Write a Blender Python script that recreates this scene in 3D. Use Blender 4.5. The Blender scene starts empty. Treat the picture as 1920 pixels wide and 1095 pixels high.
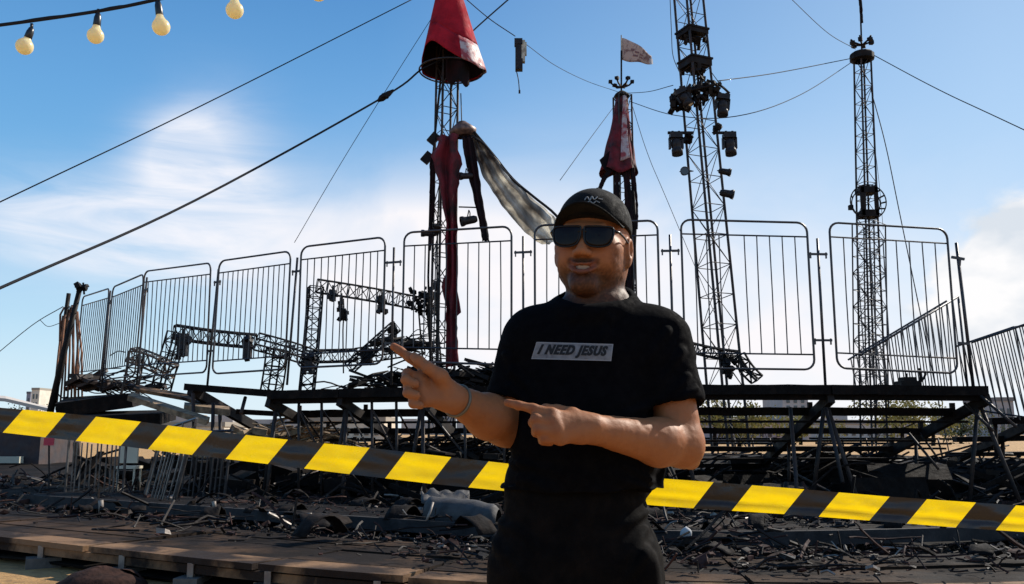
import bpy, bmesh, math, random
import numpy as np
from mathutils import Vector, Matrix, noise
from mathutils.bvhtree import BVHTree
R = math.radians
scene = bpy.context.scene
col = scene.collection

# ------------------------------------------------------------------ camera
F = 1663.0; TILT = math.atan(262.5 / F)
CAM = Vector((0, 0, 1.27))
cd = bpy.data.cameras.new('camera'); cam = bpy.data.objects.new('camera', cd); col.objects.link(cam)
cam.location = CAM; cam.rotation_euler = (R(90) + TILT, 0, 0)
cd.sensor_width = 36; cd.lens = 36 * F / 1920; cd.clip_start = 0.05; cd.clip_end = 3000
scene.camera = cam
FW = Vector((0, math.cos(TILT), math.sin(TILT))); UP = Vector((0, -math.sin(TILT), math.cos(TILT)))
def ray(px, py):
    return FW + Vector((1, 0, 0)) * ((px - 960) / F) + UP * ((547.5 - py) / F)
def P(px, py, Y):
    d = ray(px, py); return CAM + d * (Y / d.y)

# ------------------------------------------------------------------ light
SUN_AZ, SUN_EL = 54.0, 36.0          # azimuth from +Y towards +X
sd = Vector((math.cos(R(SUN_EL)) * math.sin(R(SUN_AZ)), math.cos(R(SUN_EL)) * math.cos(R(SUN_AZ)), math.sin(R(SUN_EL))))
sl = bpy.data.lights.new('sun', 'SUN'); sl.energy = 4.6; sl.angle = R(0.5); sl.color = (1.0, 0.93, 0.82)
so = bpy.data.objects.new('sun', sl); col.objects.link(so); so.location = (20, 10, 30)
so.rotation_euler = sd.to_track_quat('Z', 'Y').to_euler()
scene.view_settings.view_transform = 'Standard'; scene.view_settings.look = 'None'
scene.view_settings.exposure = 0.45; scene.view_settings.gamma = 1.0
scene.view_settings.use_curve_mapping = False

class NT:                                   # tiny node-expression helper
    def __init__(s, tree): s.t = tree; s.n = tree.nodes; s.l = tree.links
    def new(s, typ, **kw):
        n = s.n.new(typ)
        for k, v in kw.items(): setattr(n, k, v)
        return n
    def put(s, sock, v):
        if isinstance(v, bpy.types.NodeSocket): s.l.new(v, sock)
        elif v is not None: sock.default_value = v
    def m(s, op, a, b=None, c=None):
        n = s.new('ShaderNodeMath', operation=op)
        s.put(n.inputs[0], a)
        if b is not None: s.put(n.inputs[1], b)
        if c is not None: s.put(n.inputs[2], c)
        return n.outputs[0]
    def ramp(s, fac, stops, interp='LINEAR'):
        n = s.new('ShaderNodeValToRGB'); n.color_ramp.interpolation = interp
        e = n.color_ramp.elements
        while len(e) < len(stops): e.new(0.5)
        for q, (p, c) in zip(e, stops):
            q.position = p
            q.color = (c, c, c, 1) if isinstance(c, (int, float)) else (*c, 1)
        s.put(n.inputs[0], fac); return n.outputs[0]
    def mix(s, f, a, b):
        n = s.new('ShaderNodeMix', data_type='RGBA')
        s.put(n.inputs[0], f)
        for k, v in ((6, a), (7, b)):
            if isinstance(v, tuple) and len(v) == 3: v = (*v, 1)
            s.put(n.inputs[k], v)
        return n.outputs[2]
    def noise(s, vec, scale, detail=4, rough=0.55, dist=0.0, out=0):
        n = s.new('ShaderNodeTexNoise'); s.put(n.inputs['Vector'], vec)
        n.inputs['Scale'].default_value = scale; n.inputs['Detail'].default_value = detail
        n.inputs['Roughness'].default_value = rough; n.inputs['Distortion'].default_value = dist
        return n.outputs[out]
    def mapping(s, vec, loc=(0, 0, 0), rot=(0, 0, 0), sc=(1, 1, 1)):
        n = s.new('ShaderNodeMapping'); s.put(n.inputs[0], vec)
        n.inputs[1].default_value = loc; n.inputs[2].default_value = rot; n.inputs[3].default_value = sc
        return n.outputs[0]

w = bpy.data.worlds.new('World'); scene.world = w; w.use_nodes = True
w.node_tree.nodes.clear(); N = NT(w.node_tree)
SKY_STRENGTH = 0.1
sky = N.new('ShaderNodeTexSky', sky_type='NISHITA'); sky.sun_disc = False
sky.sun_elevation = R(SUN_EL); sky.sun_rotation = R(SUN_AZ)
sky.altitude = 50; sky.air_density = 1.0; sky.dust_density = 0.6; sky.ozone_density = 2.5
tc = N.new('ShaderNodeTexCoord'); sep = N.new('ShaderNodeSeparateXYZ'); N.l.new(tc.outputs['Generated'], sep.inputs[0])
az = N.m('MULTIPLY', N.m('ARCTAN2', sep.outputs[0], sep.outputs[1]), 57.2958)
el = N.m('MULTIPLY', N.m('ARCSINE', sep.outputs[2]), 57.2958)
def azel(px, py):
    d = ray(px, py).normalized(); return math.degrees(math.atan2(d.x, d.y)), math.degrees(math.asin(d.z))
def blob(px, py, wa, we, rot=0.0):          # soft elliptical patch of the sky, degrees
    a0, e0 = azel(px, py); c, s_ = math.cos(R(rot)), math.sin(R(rot))
    da = N.m('SUBTRACT', az, a0); de = N.m('SUBTRACT', el, e0)
    u = N.m('DIVIDE', N.m('ADD', N.m('MULTIPLY', da, c), N.m('MULTIPLY', de, s_)), wa)
    v = N.m('DIVIDE', N.m('SUBTRACT', N.m('MULTIPLY', de, c), N.m('MULTIPLY', da, s_)), we)
    r2 = N.m('ADD', N.m('MULTIPLY', u, u), N.m('MULTIPLY', v, v))
    return N.m('POWER', 2.718, N.m('MULTIPLY', r2, -1.0))
cmb = N.new('ShaderNodeCombineXYZ'); N.l.new(az, cmb.inputs[0]); N.l.new(el, cmb.inputs[1])
v0 = cmb.outputs[0]
wisp = N.noise(N.mapping(v0, rot=(0, 0, R(-38)), sc=(0.075, 0.42, 1)), 1.0, 7, 0.58, 0.7)
soft = N.noise(N.mapping(v0, sc=(0.07, 0.13, 1)), 1.0, 5, 0.55, 0.6)
bill = N.noise(N.mapping(v0, sc=(0.22, 0.34, 1)), 1.0, 7, 0.6, 0.3)
m_c = N.m('ADD', N.m('ADD', blob(330, 275, 2.6, 1.7, 30), blob(405, 350, 3.6, 4.2, 0)), N.m('MULTIPLY', blob(150, 430, 8, 2.4, 0), .8))
m_c = N.m('ADD', m_c, N.m('MULTIPLY', blob(400, 450, 10, 2.8, 0), 1.0))
cir = N.m('MULTIPLY', N.m('MINIMUM', m_c, 1.0), N.ramp(wisp, [(0.18, 0.0), (0.62, 1.0)]))
m_b = N.m('ADD', N.m('ADD', blob(980, 560, 13, 7.0), blob(1400, 660, 16, 8.5)), blob(740, 480, 8, 3.6))
bank = N.m('MULTIPLY', N.m('MINIMUM', m_b, 1.0), N.ramp(soft, [(0.30, 0.55), (0.55, 1.0)]))
veil = N.m('MULTIPLY', N.ramp(N.m('DIVIDE', N.m('ADD', az, 30), 60), [(0.35, 0.0), (0.75, 0.42), (1.0, 0.75)]),
           N.ramp(N.m('DIVIDE', el, 40), [(0.0, 1.0), (0.85, 0.42), (1.0, 0.2)]))
low = N.ramp(N.m('DIVIDE', el, 12), [(0.0, 0.75), (0.55, 0.28), (1.0, 0.0)])
cum_m = N.m('ADD', blob(1900, 590, 5.0, 3.8), blob(1950, 490, 3.4, 3.4))
cum = N.ramp(N.m('ADD', N.m('MULTIPLY', bill, 0.7), N.m('MULTIPLY', cum_m, 0.5)), [(0.46, 0.0), (0.58, 1.0)])
cum = N.m('MULTIPLY', cum, N.ramp(cum_m, [(0.12, 0.0), (0.4, 1.0)]))
CW = 9.0
def lay(base, f, c): return N.mix(N.m('MINIMUM', f, 1.0), base, c)
c0 = sky.outputs[0]
grad = N.ramp(N.m('DIVIDE', el, 50), [(0.0, (.48, .66, .76)), (0.10, (.32, .56, .74)), (0.26, (.145, .39, .66)), (0.40, (.10, .31, .60)), (0.54, (.060, .225, .50)), (0.9, (.03, .12, .33))])
gm = N.new('ShaderNodeMix', data_type='RGBA', blend_type='MULTIPLY'); gm.inputs[0].default_value = 1; N.put(gm.inputs[6], grad); gm.inputs[7].default_value = (9.6, 9.6, 9.6, 1)
c0 = N.mix(0.8, c0, gm.outputs[2])
c0 = lay(c0, veil, (4.4, 5.7, 7.2))
c0 = lay(c0, low, (5.6, 6.6, 7.2))
c0 = lay(c0, N.m('MULTIPLY', cir, 0.95), (6.7, 6.8, 7.3))
c0 = lay(c0, N.m('MULTIPLY', bank, 1.0), (7.2, 7.0, 7.2))
cumc = N.mix(N.ramp(N.noise(N.mapping(v0, loc=(3, 1, 0), sc=(0.2, 0.3, 1)), 1.0, 4, 0.5), [(0.40, 0.0), (0.60, 1.0)]), (5.3, 5.7, 6.2), (7.4, 7.3, 7.3))
c0 = lay(c0, N.m('MULTIPLY', cum, 0.95), cumc)
bg = N.new('ShaderNodeBackground'); N.put(bg.inputs[0], c0); bg.inputs[1].default_value = SKY_STRENGTH
wo = N.new('ShaderNodeOutputWorld'); N.l.new(bg.outputs[0], wo.inputs[0])

# ------------------------------------------------------------------ materials
def mat(name, c, rough=0.7, metal=0.0, var=None, vscale=6.0, bump=0.0, bscale=30.0, vamt=(0.4, 0.65), sheen=0, coat=0, trans=0, spec=0.5):
    """principled material; var = second colour mixed in by object-space noise"""
    m = bpy.data.materials.new(name); m.use_nodes = True; n = NT(m.node_tree)
    b = m.node_tree.nodes['Principled BSDF']; b.inputs['Roughness'].default_value = rough; b.inputs['Metallic'].default_value = metal; b.inputs['Specular IOR Level'].default_value = spec
    tcn = n.new('ShaderNodeTexCoord').outputs['Object']
    if var:
        f = n.ramp(n.noise(tcn, vscale, 6, 0.6, 0.3), [(vamt[0], 0.0), (vamt[1], 1.0)])
        n.put(b.inputs['Base Color'], n.mix(f, c, var))
        n.put(b.inputs['Roughness'], n.ramp(n.noise(tcn, vscale * 2.3, 3), [(0.3, max(0.05, rough - 0.15)), (0.7, min(1, rough + 0.15))]))
    else: b.inputs['Base Color'].default_value = (*c, 1)
    if bump:
        bn = n.new('ShaderNodeBump'); bn.inputs['Strength'].default_value = bump; bn.inputs['Distance'].default_value = 0.02
        n.put(bn.inputs['Height'], n.noise(tcn, bscale, 5, 0.6)); n.l.new(bn.outputs[0], b.inputs['Normal'])
    if sheen: b.inputs['Sheen Weight'].default_value = sheen; b.inputs['Sheen Roughness'].default_value = 0.5
    if coat: b.inputs['Coat Weight'].default_value = coat
    if trans:
        t = n.new('ShaderNodeBsdfTranslucent'); mx = n.new('ShaderNodeMixShader'); mx.inputs[0].default_value = trans
        src = b.inputs['Base Color'].links[0].from_socket if b.inputs['Base Color'].links else None
        if src: n.l.new(src, t.inputs[0])
        else: t.inputs[0].default_value = (*c, 1)
        n.l.new(b.outputs[0], mx.inputs[1]); n.l.new(t.outputs[0], mx.inputs[2])
        n.l.new(mx.outputs[0], m.node_tree.nodes['Material Output'].inputs[0])
    return m
M = {}
M['steel'] = mat('burnt_steel', (0.02, 0.02, 0.022), 0.6, 0.1, (0.06, 0.034, 0.024), 3.0, 0.2, 40, spec=.3)
M['steel_dark'] = mat('charred_steel', (0.007, 0.006, 0.0065), 0.7, 0.0, (0.022, 0.014, 0.010), 2.0, 0.3, 30, spec=.2)
M['rail'] = mat('fence_tube', (0.045, 0.045, 0.050), 0.42, 0.35, (0.12, 0.07, 0.045), 2.0, 0.1, 60, vamt=(.5, .75))
M['rust'] = mat('rusty_mesh', (0.28, 0.12, 0.06), 0.75, 0.1, (0.10, 0.05, 0.035), 5.0, 0.3, 40)
M['char'] = mat('charred_wood', (0.0065, 0.0045, 0.0038), 0.9, 0, (0.022, 0.013, 0.009), 4.0, 0.5, 25, vamt=(.5, .75), spec=.15)
M['plank'] = mat('scorched_plank', (0.22, 0.125, 0.065), 0.85, 0, (0.022, 0.013, 0.009), 1.7, 0.5, 25, vamt=(0.40, 0.56), spec=.2)
M['board'] = mat('sooty_board', (0.012, 0.008, 0.006), 0.9, 0, (0.09, 0.052, 0.03), 1.1, 0.4, 25, vamt=(.48, .72), spec=.12)
M['grey_plank'] = mat('weathered_plank', (0.32, 0.22, 0.13), 0.8, 0, (0.09, 0.06, 0.035), 5.0, 0.4, 25)
M['wire'] = mat('wire_rope', (0.02, 0.02, 0.024), 0.8, 0, spec=.15)
M['lamp'] = mat('lamp_housing', (0.008, 0.008, 0.011), 0.5, 0.0, (0.03, 0.02, 0.018), 8.0, 0.4, 30, spec=.3)
M['lens'] = mat('lamp_lens', (0.02, 0.025, 0.035), 0.12, 0.0, coat=0.5)
M['red'] = mat('red_canvas', (0.50, 0.018, 0.034), 0.85, 0, (0.24, 0.010, 0.020), 1.6, 0.9, 9, trans=0.18, spec=.15)
M['maroon'] = mat('sooty_red_canvas', (0.20, 0.012, 0.022), 0.85, 0, (0.035, 0.012, 0.014), 2.2, 0.6, 8, trans=0.15)
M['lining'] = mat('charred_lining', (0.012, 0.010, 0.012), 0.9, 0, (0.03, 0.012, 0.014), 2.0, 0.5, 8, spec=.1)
M['hem'] = mat('white_hem_canvas', (0.60, 0.50, 0.50), 0.6, 0, (0.38, 0.06, 0.07), 3.5, 0.6, 8, vamt=(0.45, 0.58), trans=0.2)
M['drape'] = mat('soot_stained_canvas', (0.80, 0.77, 0.70), 0.7, 0, (0.10, 0.08, 0.07), 0.75, 0.8, 7, vamt=(0.42, 0.62), trans=0.55)
M['flag'] = mat('flag_cloth', (0.50, 0.40, 0.36), 0.7, 0, (0.26, 0.16, 0.15), 5.0, 0.2, 8, vamt=(0.5, 0.62), trans=0.35)
M['ash'] = mat('ash_ground', (0.0065, 0.005, 0.0042), 0.95, 0, (0.028, 0.018, 0.012), 0.9, 0.8, 12, vamt=(.45, .75), spec=.1)
M['bit_pale'] = mat('pale_scrap', (0.26, 0.22, 0.18), 0.55, 0.1, (0.16, 0.12, 0.1), 9.0)
M['bit_brown'] = mat('burnt_scrap', (0.06, 0.028, 0.022), 0.85, 0, (0.015, 0.01, 0.01), 9.0, spec=.15)
M['concrete'] = mat('concrete', (0.11, 0.10, 0.09), 0.85, 0, (0.07, 0.065, 0.06), 8.0, 0.4, 30)
M['tarp'] = mat('grey_tarp', (0.050, 0.045, 0.042), 0.75, 0, (0.014, 0.012, 0.012), 4.0, 0.5, 9, vamt=(0.45, 0.7))

# ------------------------------------------------------------------ mesh helpers
def tag(o, label=None, cat=None, group=None, kind=None):
    if label: o['label'] = label
    if cat: o['category'] = cat
    if group: o['group'] = group
    if kind: o['kind'] = kind
    return o
def thing(name, loc, label, cat, group=None):
    o = bpy.data.objects.new(name, None); col.objects.link(o); o.location = loc; o.empty_display_size = 0.2
    return tag(o, label, cat, group)
def wloc(o):
    v = Vector((0, 0, 0))
    while o: v += o.location; o = o.parent
    return v
class MB:
    def __init__(s): s.v = []; s.f = []; s.mi = []
    def add(s, vs, fs, mi=0):
        k = len(s.v); s.v += [tuple(v) for v in vs]; s.f += [tuple(i + k for i in f) for f in fs]; s.mi += [mi] * len(fs)
    def tube(s, pts, r, n=6, caps=True, mi=0):
        pts = [Vector(p) for p in pts]; rs = r if isinstance(r, (list, tuple)) else [r] * len(pts)
        vs = []; up = None
        for i, p in enumerate(pts):
            d = (pts[min(i + 1, len(pts) - 1)] - pts[max(i - 1, 0)]).normalized()
            if up is None: up = Vector((0, 0, 1)) if abs(d.z) < 0.9 else Vector((1, 0, 0))
            a = d.cross(up).normalized(); b = a.cross(d); up = b
            for k in range(n):
                t = 2 * math.pi * k / n; vs.append(p + (a * math.cos(t) + b * math.sin(t)) * rs[i])
        fs = [(i * n + k, i * n + (k + 1) % n, (i + 1) * n + (k + 1) % n, (i + 1) * n + k) for i in range(len(pts) - 1) for k in range(n)]
        if caps: fs += [tuple(range(n))[::-1], tuple(range((len(pts) - 1) * n, len(pts) * n))]
        s.add(vs, fs, mi)
    def box(s, c, size, rz=0.0, mi=0, rot=None):
        m = rot or Matrix.Rotation(rz, 3, 'Z'); c = Vector(c); x, y, z = [q / 2 for q in size]
        vs = [c + m @ Vector((a * x, b * y, d * z)) for a in (-1, 1) for b in (-1, 1) for d in (-1, 1)]
        s.add(vs, [(0, 1, 3, 2), (4, 6, 7, 5), (0, 4, 5, 1), (2, 3, 7, 6), (0, 2, 6, 4), (1, 5, 7, 3)], mi)
    def beam(s, a, b, wdt, h, mi=0, up=Vector((0, 0, 1)), taper=1.0):
        a = Vector(a); b = Vector(b); d = (b - a).normalized()
        sx = d.cross(up)
        sx = sx.normalized() if sx.length > 1e-4 else Vector((1, 0, 0)); sz = sx.cross(d).normalized()
        vs = [p + sx * (i * wdt / 2 * k) + sz * (j * h / 2 * k) for p, k in ((a, 1), (b, taper)) for i, j in ((-1, -1), (1, -1), (1, 1), (-1, 1))]
        s.add(vs, [(3, 2, 1, 0), (4, 5, 6, 7), (0, 1, 5, 4), (1, 2, 6, 5), (2, 3, 7, 6), (3, 0, 4, 7)], mi)
    def grid(s, fn, nu, nv, mi=0, closed=False):
        vs = [fn(i / nu, j / nv) for i in range(nu + 1) for j in range(nv + 1)]
        k = nv + 1
        s.add(vs, [(i * k + j, (i + 1) * k + j, (i + 1) * k + j + 1, i * k + j + 1) for i in range(nu) for j in range(nv)], mi)
    def lathe(s, prof, base, axis, n=16, mi=0):
        axis = Vector(axis).normalized(); u = Vector((0, 0, 1)) if abs(axis.z) < 0.9 else Vector((1, 0, 0))
        a = axis.cross(u).normalized(); b = axis.cross(a); base = Vector(base)
        vs = [base + axis * h + (a * math.cos(2 * math.pi * k / n) + b * math.sin(2 * math.pi * k / n)) * max(r, 1e-4) for r, h in prof for k in range(n)]
        m_ = len(prof)
        s.add(vs, [(i * n + k, i * n + (k + 1) % n, (i + 1) * n + (k + 1) % n, (i + 1) * n + k) for i in range(m_ - 1) for k in range(n)], mi)
    def truss(s, p0, p1, w0, bays, rc=0.022, rb=0.011, w1=None, roll=0.0, n=5, sag=None):
        p0 = Vector(p0); p1 = Vector(p1); w1 = w1 or w0; d = (p1 - p0).normalized()
        u = Vector((0, 0, 1)) if abs(d.z) < 0.8 else Vector((0, 1, 0))
        a = d.cross(u).normalized(); b = a.cross(d); q = Matrix.Rotation(roll, 3, d); a = q @ a; b = q @ b
        C4 = [(-1, -1), (1, -1), (1, 1), (-1, 1)]
        def pt(k, t):
            wd = (w0 + (w1 - w0) * t) / 2; o = sag(t) if sag else Vector((0, 0, 0))
            return p0.lerp(p1, t) + o + a * C4[k % 4][0] * wd + b * C4[k % 4][1] * wd
        st = 6 if sag else 1
        for k in range(4): s.tube([pt(k, i / st) for i in range(st + 1)], rc, n)
        for i in range(bays + 1):
            t = i / bays
            for k in range(4):
                s.tube([pt(k, t), pt(k + 1, t)], rb, 4, False)
                if i < bays:
                    e = (i + k) % 2
                    s.tube([pt(k + e, t), pt(k + 1 - e, t + 1 / bays)], rb, 4, False)
    def build(s, name, m, parent=None, smooth=False, loc=None, solid=0.0):
        me = bpy.data.meshes.new(name)
        if parent is not None: off = wloc(parent)
        else:
            if loc is None:
                xs = list(zip(*s.v)); loc = Vector(((min(xs[0]) + max(xs[0])) / 2, (min(xs[1]) + max(xs[1])) / 2, min(xs[2])))
            off = Vector(loc)
        me.from_pydata([(x - off.x, y - off.y, z - off.z) for x, y, z in s.v], [], s.f)
        ms = m if isinstance(m, (list, tuple)) else [m]
        for q in ms: me.materials.append(M[q] if isinstance(q, str) else q)
        if len(ms) > 1: me.polygons.foreach_set('material_index', s.mi)
        if smooth: me.polygons.foreach_set('use_smooth', [True] * len(me.polygons))
        me.update()
        o = bpy.data.objects.new(name, me); col.objects.link(o)
        if parent is not None: o.parent = parent
        else: o.location = off
        if solid:
            md = o.modifiers.new('thickness', 'SOLIDIFY'); md.thickness = solid; md.offset = 0
        return o
rnd = random.Random(7)
def nz(x, y=0.0, z=0.0): return noise.noise(Vector((x, y, z)))
def curve(pts, n=24, sag=0.0):
    """points with Catmull-Rom smoothing"""
    pts = [Vector(p) for p in pts]
    if len(pts) == 2:
        return [pts[0].lerp(pts[1], i / n) - Vector((0, 0, sag * 4 * (i / n) * (1 - i / n))) for i in range(n + 1)]
    out = []; e = [pts[0] * 2 - pts[1]] + pts + [pts[-1] * 2 - pts[-2]]; k = max(2, n // (len(pts) - 1))
    for i in range(1, len(e) - 2):
        a, b, c, d = e[i - 1:i + 3]
        for j in range(k):
            t = j / k
            out.append(0.5 * ((2 * b) + (c - a) * t + (2 * a - 5 * b + 4 * c - d) * t * t + (3 * b - a - 3 * c + d) * t ** 3))
    return out + [pts[-1]]
# ------------------------------------------------------------------ ground
def flat(name, poly, z, m, kind='structure'):
    b = MB(); b.add([(x, y, z) for x, y in poly], [tuple(range(len(poly)))]); return tag(b.build(name, m, loc=(0, 0, z)), kind=kind)
def dirt_material():
    m = bpy.data.materials.new('sandy_dirt'); m.use_nodes = True; n = NT(m.node_tree); b = m.node_tree.nodes['Principled BSDF']
    p = n.new('ShaderNodeTexCoord').outputs['Object']
    c = n.mix(n.ramp(n.noise(p, 1.1, 8, 0.65), [(0.35, 0.0), (0.65, 1.0)]), (0.55, 0.32, 0.12), (0.38, 0.21, 0.075))
    c = n.mix(n.ramp(n.noise(n.mapping(p, sc=(1, 3, 1)), 5.0, 6, 0.7, 0.6), [(0.5, 0.0), (0.68, 1.0)]), c, (0.15, 0.085, 0.035))
    n.put(b.inputs['Base Color'], c); b.inputs['Roughness'].default_value = 0.95
    bn = n.new('ShaderNodeBump'); bn.inputs['Strength'].default_value = 0.8; bn.inputs['Distance'].default_value = 0.04
    n.put(bn.inputs['Height'], n.noise(p, 22, 6, 0.7)); n.l.new(bn.outputs[0], b.inputs['Normal']); return m
M['dirt'] = dirt_material()
PATH = curve([Vector((-9.0, 11.5, 0)), Vector((-4.95, 8.95, 0)), Vector((-2.0, 7.15, 0)), Vector((-.2, 6.35, 0)), Vector((1.6, 5.95, 0)), Vector((3.6, 6.05, 0)), Vector((7.5, 6.9, 0))], 60)
def path_front(x):
    for a, b_ in zip(PATH, PATH[1:]):
        if a.x <= x <= b_.x: return a.y + (b_.y - a.y) * (x - a.x) / (b_.x - a.x)
    return PATH[0].y + .6 * (PATH[0].x - x) if x < PATH[0].x else PATH[-1].y
gb = MB()
def gfn(u, v):
    x = -60 + 120 * u; y = -15 + 135 * v
    return (x, y, 0.05 * nz(x * 0.15, y * 0.15) + 0.015 * nz(x * 0.9, y * 0.9, 3))
gb.grid(gfn, 240, 270)
S_ = 1500
for a, b_, c, d in ((-S_, -S_, S_, -15), (-S_, 120, S_, S_), (-S_, -15, -60, 120), (60, -15, S_, 120)):
    gb.add([(a, b_, -0.02), (c, b_, -0.02), (c, d, -0.02), (a, d, -0.02)], [(0, 1, 2, 3)])
tag(gb.build('ground', 'dirt', loc=(0, 0, 0)), kind='structure')
# burnt arena floor: a blackened irregular sheet over the dirt, plus painted shade under the boards
CX, CY, RAD = 3.7, 30.4, 16.4
ab = MB(); AN, AR = 96, 26
def ash_fn(u, v):
    t = 2 * math.pi * u; r = v * (RAD + 7.4 + 0.6 * nz(math.cos(t) * 3, math.sin(t) * 3) + 0.35 * nz(math.cos(t) * 13, math.sin(t) * 13))
    x, y = CX + 1.02 * r * math.cos(t), CY + r * math.sin(t)
    y = max(y, path_front(x) + .08 + .12 * nz(x * 2.3))  # black sheet runs under the walkway's front edge to deepen the shade gap
    return (x, y, 0.10 * (1 - v ** 8) * (1 + 0.9 * nz(x * 0.8, y * 0.8)) + 0.045 * nz(x * 0.15, y * 0.15) + 0.035)
ab.grid(ash_fn, AN * 2, AR * 3)
tag(ab.build('burnt_ground_and_shade', 'ash', smooth=True, loc=(CX, CY, 0)), kind='structure')

def on_arc(px, dr=0.0, z=0.0):
    """point of the ring of seating that lies in the direction of column px; dr = metres outward"""
    dx = (px - 960) / F / math.cos(TILT); r = RAD + dr
    # |(dx*Y - CX, Y - CY)| = r , near root
    A = dx * dx + 1; B = -2 * (dx * CX + CY); C = CX * CX + CY * CY - r * r
    Y = (-B - math.sqrt(max(0, B * B - 4 * A * C))) / (2 * A)
    return Vector((dx * Y, Y, z))
def z_at(p, py):
    """height above the point p (x, y) seen at row py"""
    lo, hi = -2.0, 40.0
    for _ in range(40):
        mz = (lo + hi) / 2; q = Vector((p.x, p.y, mz)) - CAM
        yy = 547.5 - F * q.dot(UP) / q.dot(FW)
        if yy > py: lo = mz
        else: hi = mz
    return (lo + hi) / 2
def radial(p, inward=1.0):
    d = Vector((CX - p.x, CY - p.y, 0)).normalized(); return d * inward
def proj(v):
    q = Vector(v) - CAM; return 960 + F * q.x / q.dot(FW), 547.5 - F * q.dot(UP) / q.dot(FW)

# ------------------------------------------------------------------ fence of rounded panels along the top of the seating
def fence_panel(A, B, zA, zB, bA, bB, label, nb=9, lean=0.0, drop=0.24, group='rounded railing panels along the top of the seating', bend=0.0, miss=()):
    """A, B ground points; z tops; b bottoms"""
    base = Vector(((A.x + B.x) / 2, (A.y + B.y) / 2, min(bA, bB)))
    t = thing('metal_fence', base, label, 'fence', group)
    nrm = Vector((-(B - A).y, (B - A).x, 0)).normalized()
    L = (B - A).length; r = min(0.16, L * 0.2)
    def q(u, v):
        p = A.lerp(B, u); z0 = bA + (bB - bA) * u; z1 = zA + (zB - zA) * u
        k = nrm * (bend * math.sin(u * 3.1) * v + lean * v)
        return Vector((p.x, p.y, z0 + (z1 - z0) * v)) + k
    H = zA - bA; du = r / L; dv = r / H
    lp = []
    for cx_, cy_, a0 in ((1 - du, 1 - dv, 0), (du, 1 - dv, 90), (du, dv, 180), (1 - du, dv, 270)):
        for k in range(6):
            a = R(a0 + 90 * k / 5); lp.append(q(cx_ + du * math.cos(a), cy_ + dv * math.sin(a)))
    lp.append(lp[0])
    f = MB(); f.tube(lp, 0.019, 6, False); f.build('frame', 'rail', t, True)
    b = MB(); v1 = 1 - drop / H; v0_ = drop / H
    b.tube([q(0, v1), q(1, v1)], 0.014, 5); b.tube([q(0, v0_), q(1, v0_)], 0.014, 5)
    for k in range(1, nb + 1):
        if k in miss: continue
        u = k / (nb + 1); ou = rnd.uniform(-.006, .006); bw = rnd.uniform(-.004, .004)
        b.tube([q(u, v1), q(u + ou * .5 + bw, (v0_ + v1) / 2), q(u + ou, v0_)], 0.0105, 5)
    b.build('bars', 'rail', t)
    return t
def fence_post(p, zt, zb, arms, label, lean=(0, 0), aw=0.19):
    t = thing('fence_post', Vector((p.x, p.y, zb)), label, 'post', 'posts between the railing panels')
    top = Vector((p.x + lean[0], p.y + lean[1], zt)); bot = Vector((p.x, p.y, zb))
    b = MB(); b.tube([bot, top], 0.022, 6); b.build('pole', 'rail', t, True)
    tang = Vector((-(CY - p.y), CX - p.x, 0)).normalized()
    for k in arms:
        c = bot.lerp(top, k); m_ = MB(); m_.beam(c - tang * aw, c + tang * aw, 0.03, 0.035)
        for s_ in (-1, 1): m_.beam(c + tang * aw * s_ * 0.86 + Vector((0, 0, 0.03)), c + tang * aw * s_ * 0.86 - Vector((0, 0, 0.07)), 0.022, 0.022, up=Vector((0, 1, 0)))
        m_.build('coupler', 'rail', t)
    return t
PAN = [  # xl, xr, top yl, top yr, bottom yl, bottom yr, label
 (1562, 1784, 417, 430, 690, 700, 'rightmost tall rounded railing panel, in front of the mast with the hoop'),
 (1281, 1520, 411, 417, 690, 693, 'wide rounded railing panel crossed by the leaning lamp mast'),
 (1003, 1236, 423, 413, 690, 690, 'railing panel mostly hidden behind the man in the cap'),
 (756, 959, 436, 424, 678, 684, 'railing panel that the long red canvas strip passes behind, left of the man'),
 (562, 720, 463, 444, 690, 682, 'railing panel with the upper fallen truss arch showing through its bars'),
 (406, 540, 489, 470, 701, 692, 'railing panel between the two fallen truss arches'),
 (271, 395, 509, 493, 706, 698, 'railing panel above the low truss with the dark hanging lamp'),
 (207, 263, 538, 513, 712, 704, 'narrow foreshortened railing panel, second from the rusty leaning end'),
 (152, 200, 556, 540, 716, 712, 'leftmost foreshortened railing panel next to the rusty leaning pole')]
ends = []
for i, (xl, xr, tl, tr, bl, br, lab) in enumerate(PAN):
    A = on_arc(xl); B = on_arc(xr)
    fence_panel(A, B, z_at(A, tl), z_at(B, tr), z_at(A, bl), z_at(B, br), lab, nb=[8, 9, 9, 9, 11, 13, 14, 13, 12][i],
                lean=[0, .02, 0, 0, 0, .03, -.03, .05, .05][i], bend=[0, .02, 0, .03, .02, 0, .05, 0, .04][i], miss=((4,) if i == 1 else ()))
    ends.append((A, B))
POST = [(1538, 447, 722, 'post between the two big railing panels right of the man', (0, 0)),
        (1259, 440, 722, 'post just right of the man, left of the lamp mast', (0, 0)),
        (981, 443, 722, 'post just left of the man in the cap', (0, 0)),
        (737, 464, 722, 'post right of the upper fallen truss arch corner', (0, 0)),
        (545, 483, 722, 'post beside the left leg of the upper fallen truss arch', (.1, 0)),
        (398, 505, 725, 'post at the left end of the long upper bench', (.1, 0)),
        (267, 520, 735, 'post beside the small leaning truss corner on the left', (.08, 0)),
        (203, 545, 735, 'farthest left post, near the rusty leaning pole', (.05, 0))]
for px, yt, yb, lab, ln in POST:
    p = on_arc(px, -0.02); fence_post(p, z_at(p, yt), z_at(p, yb), (0.89, 0.30), lab, ln, aw=0.15 if px > 700 else 0.10)

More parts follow.
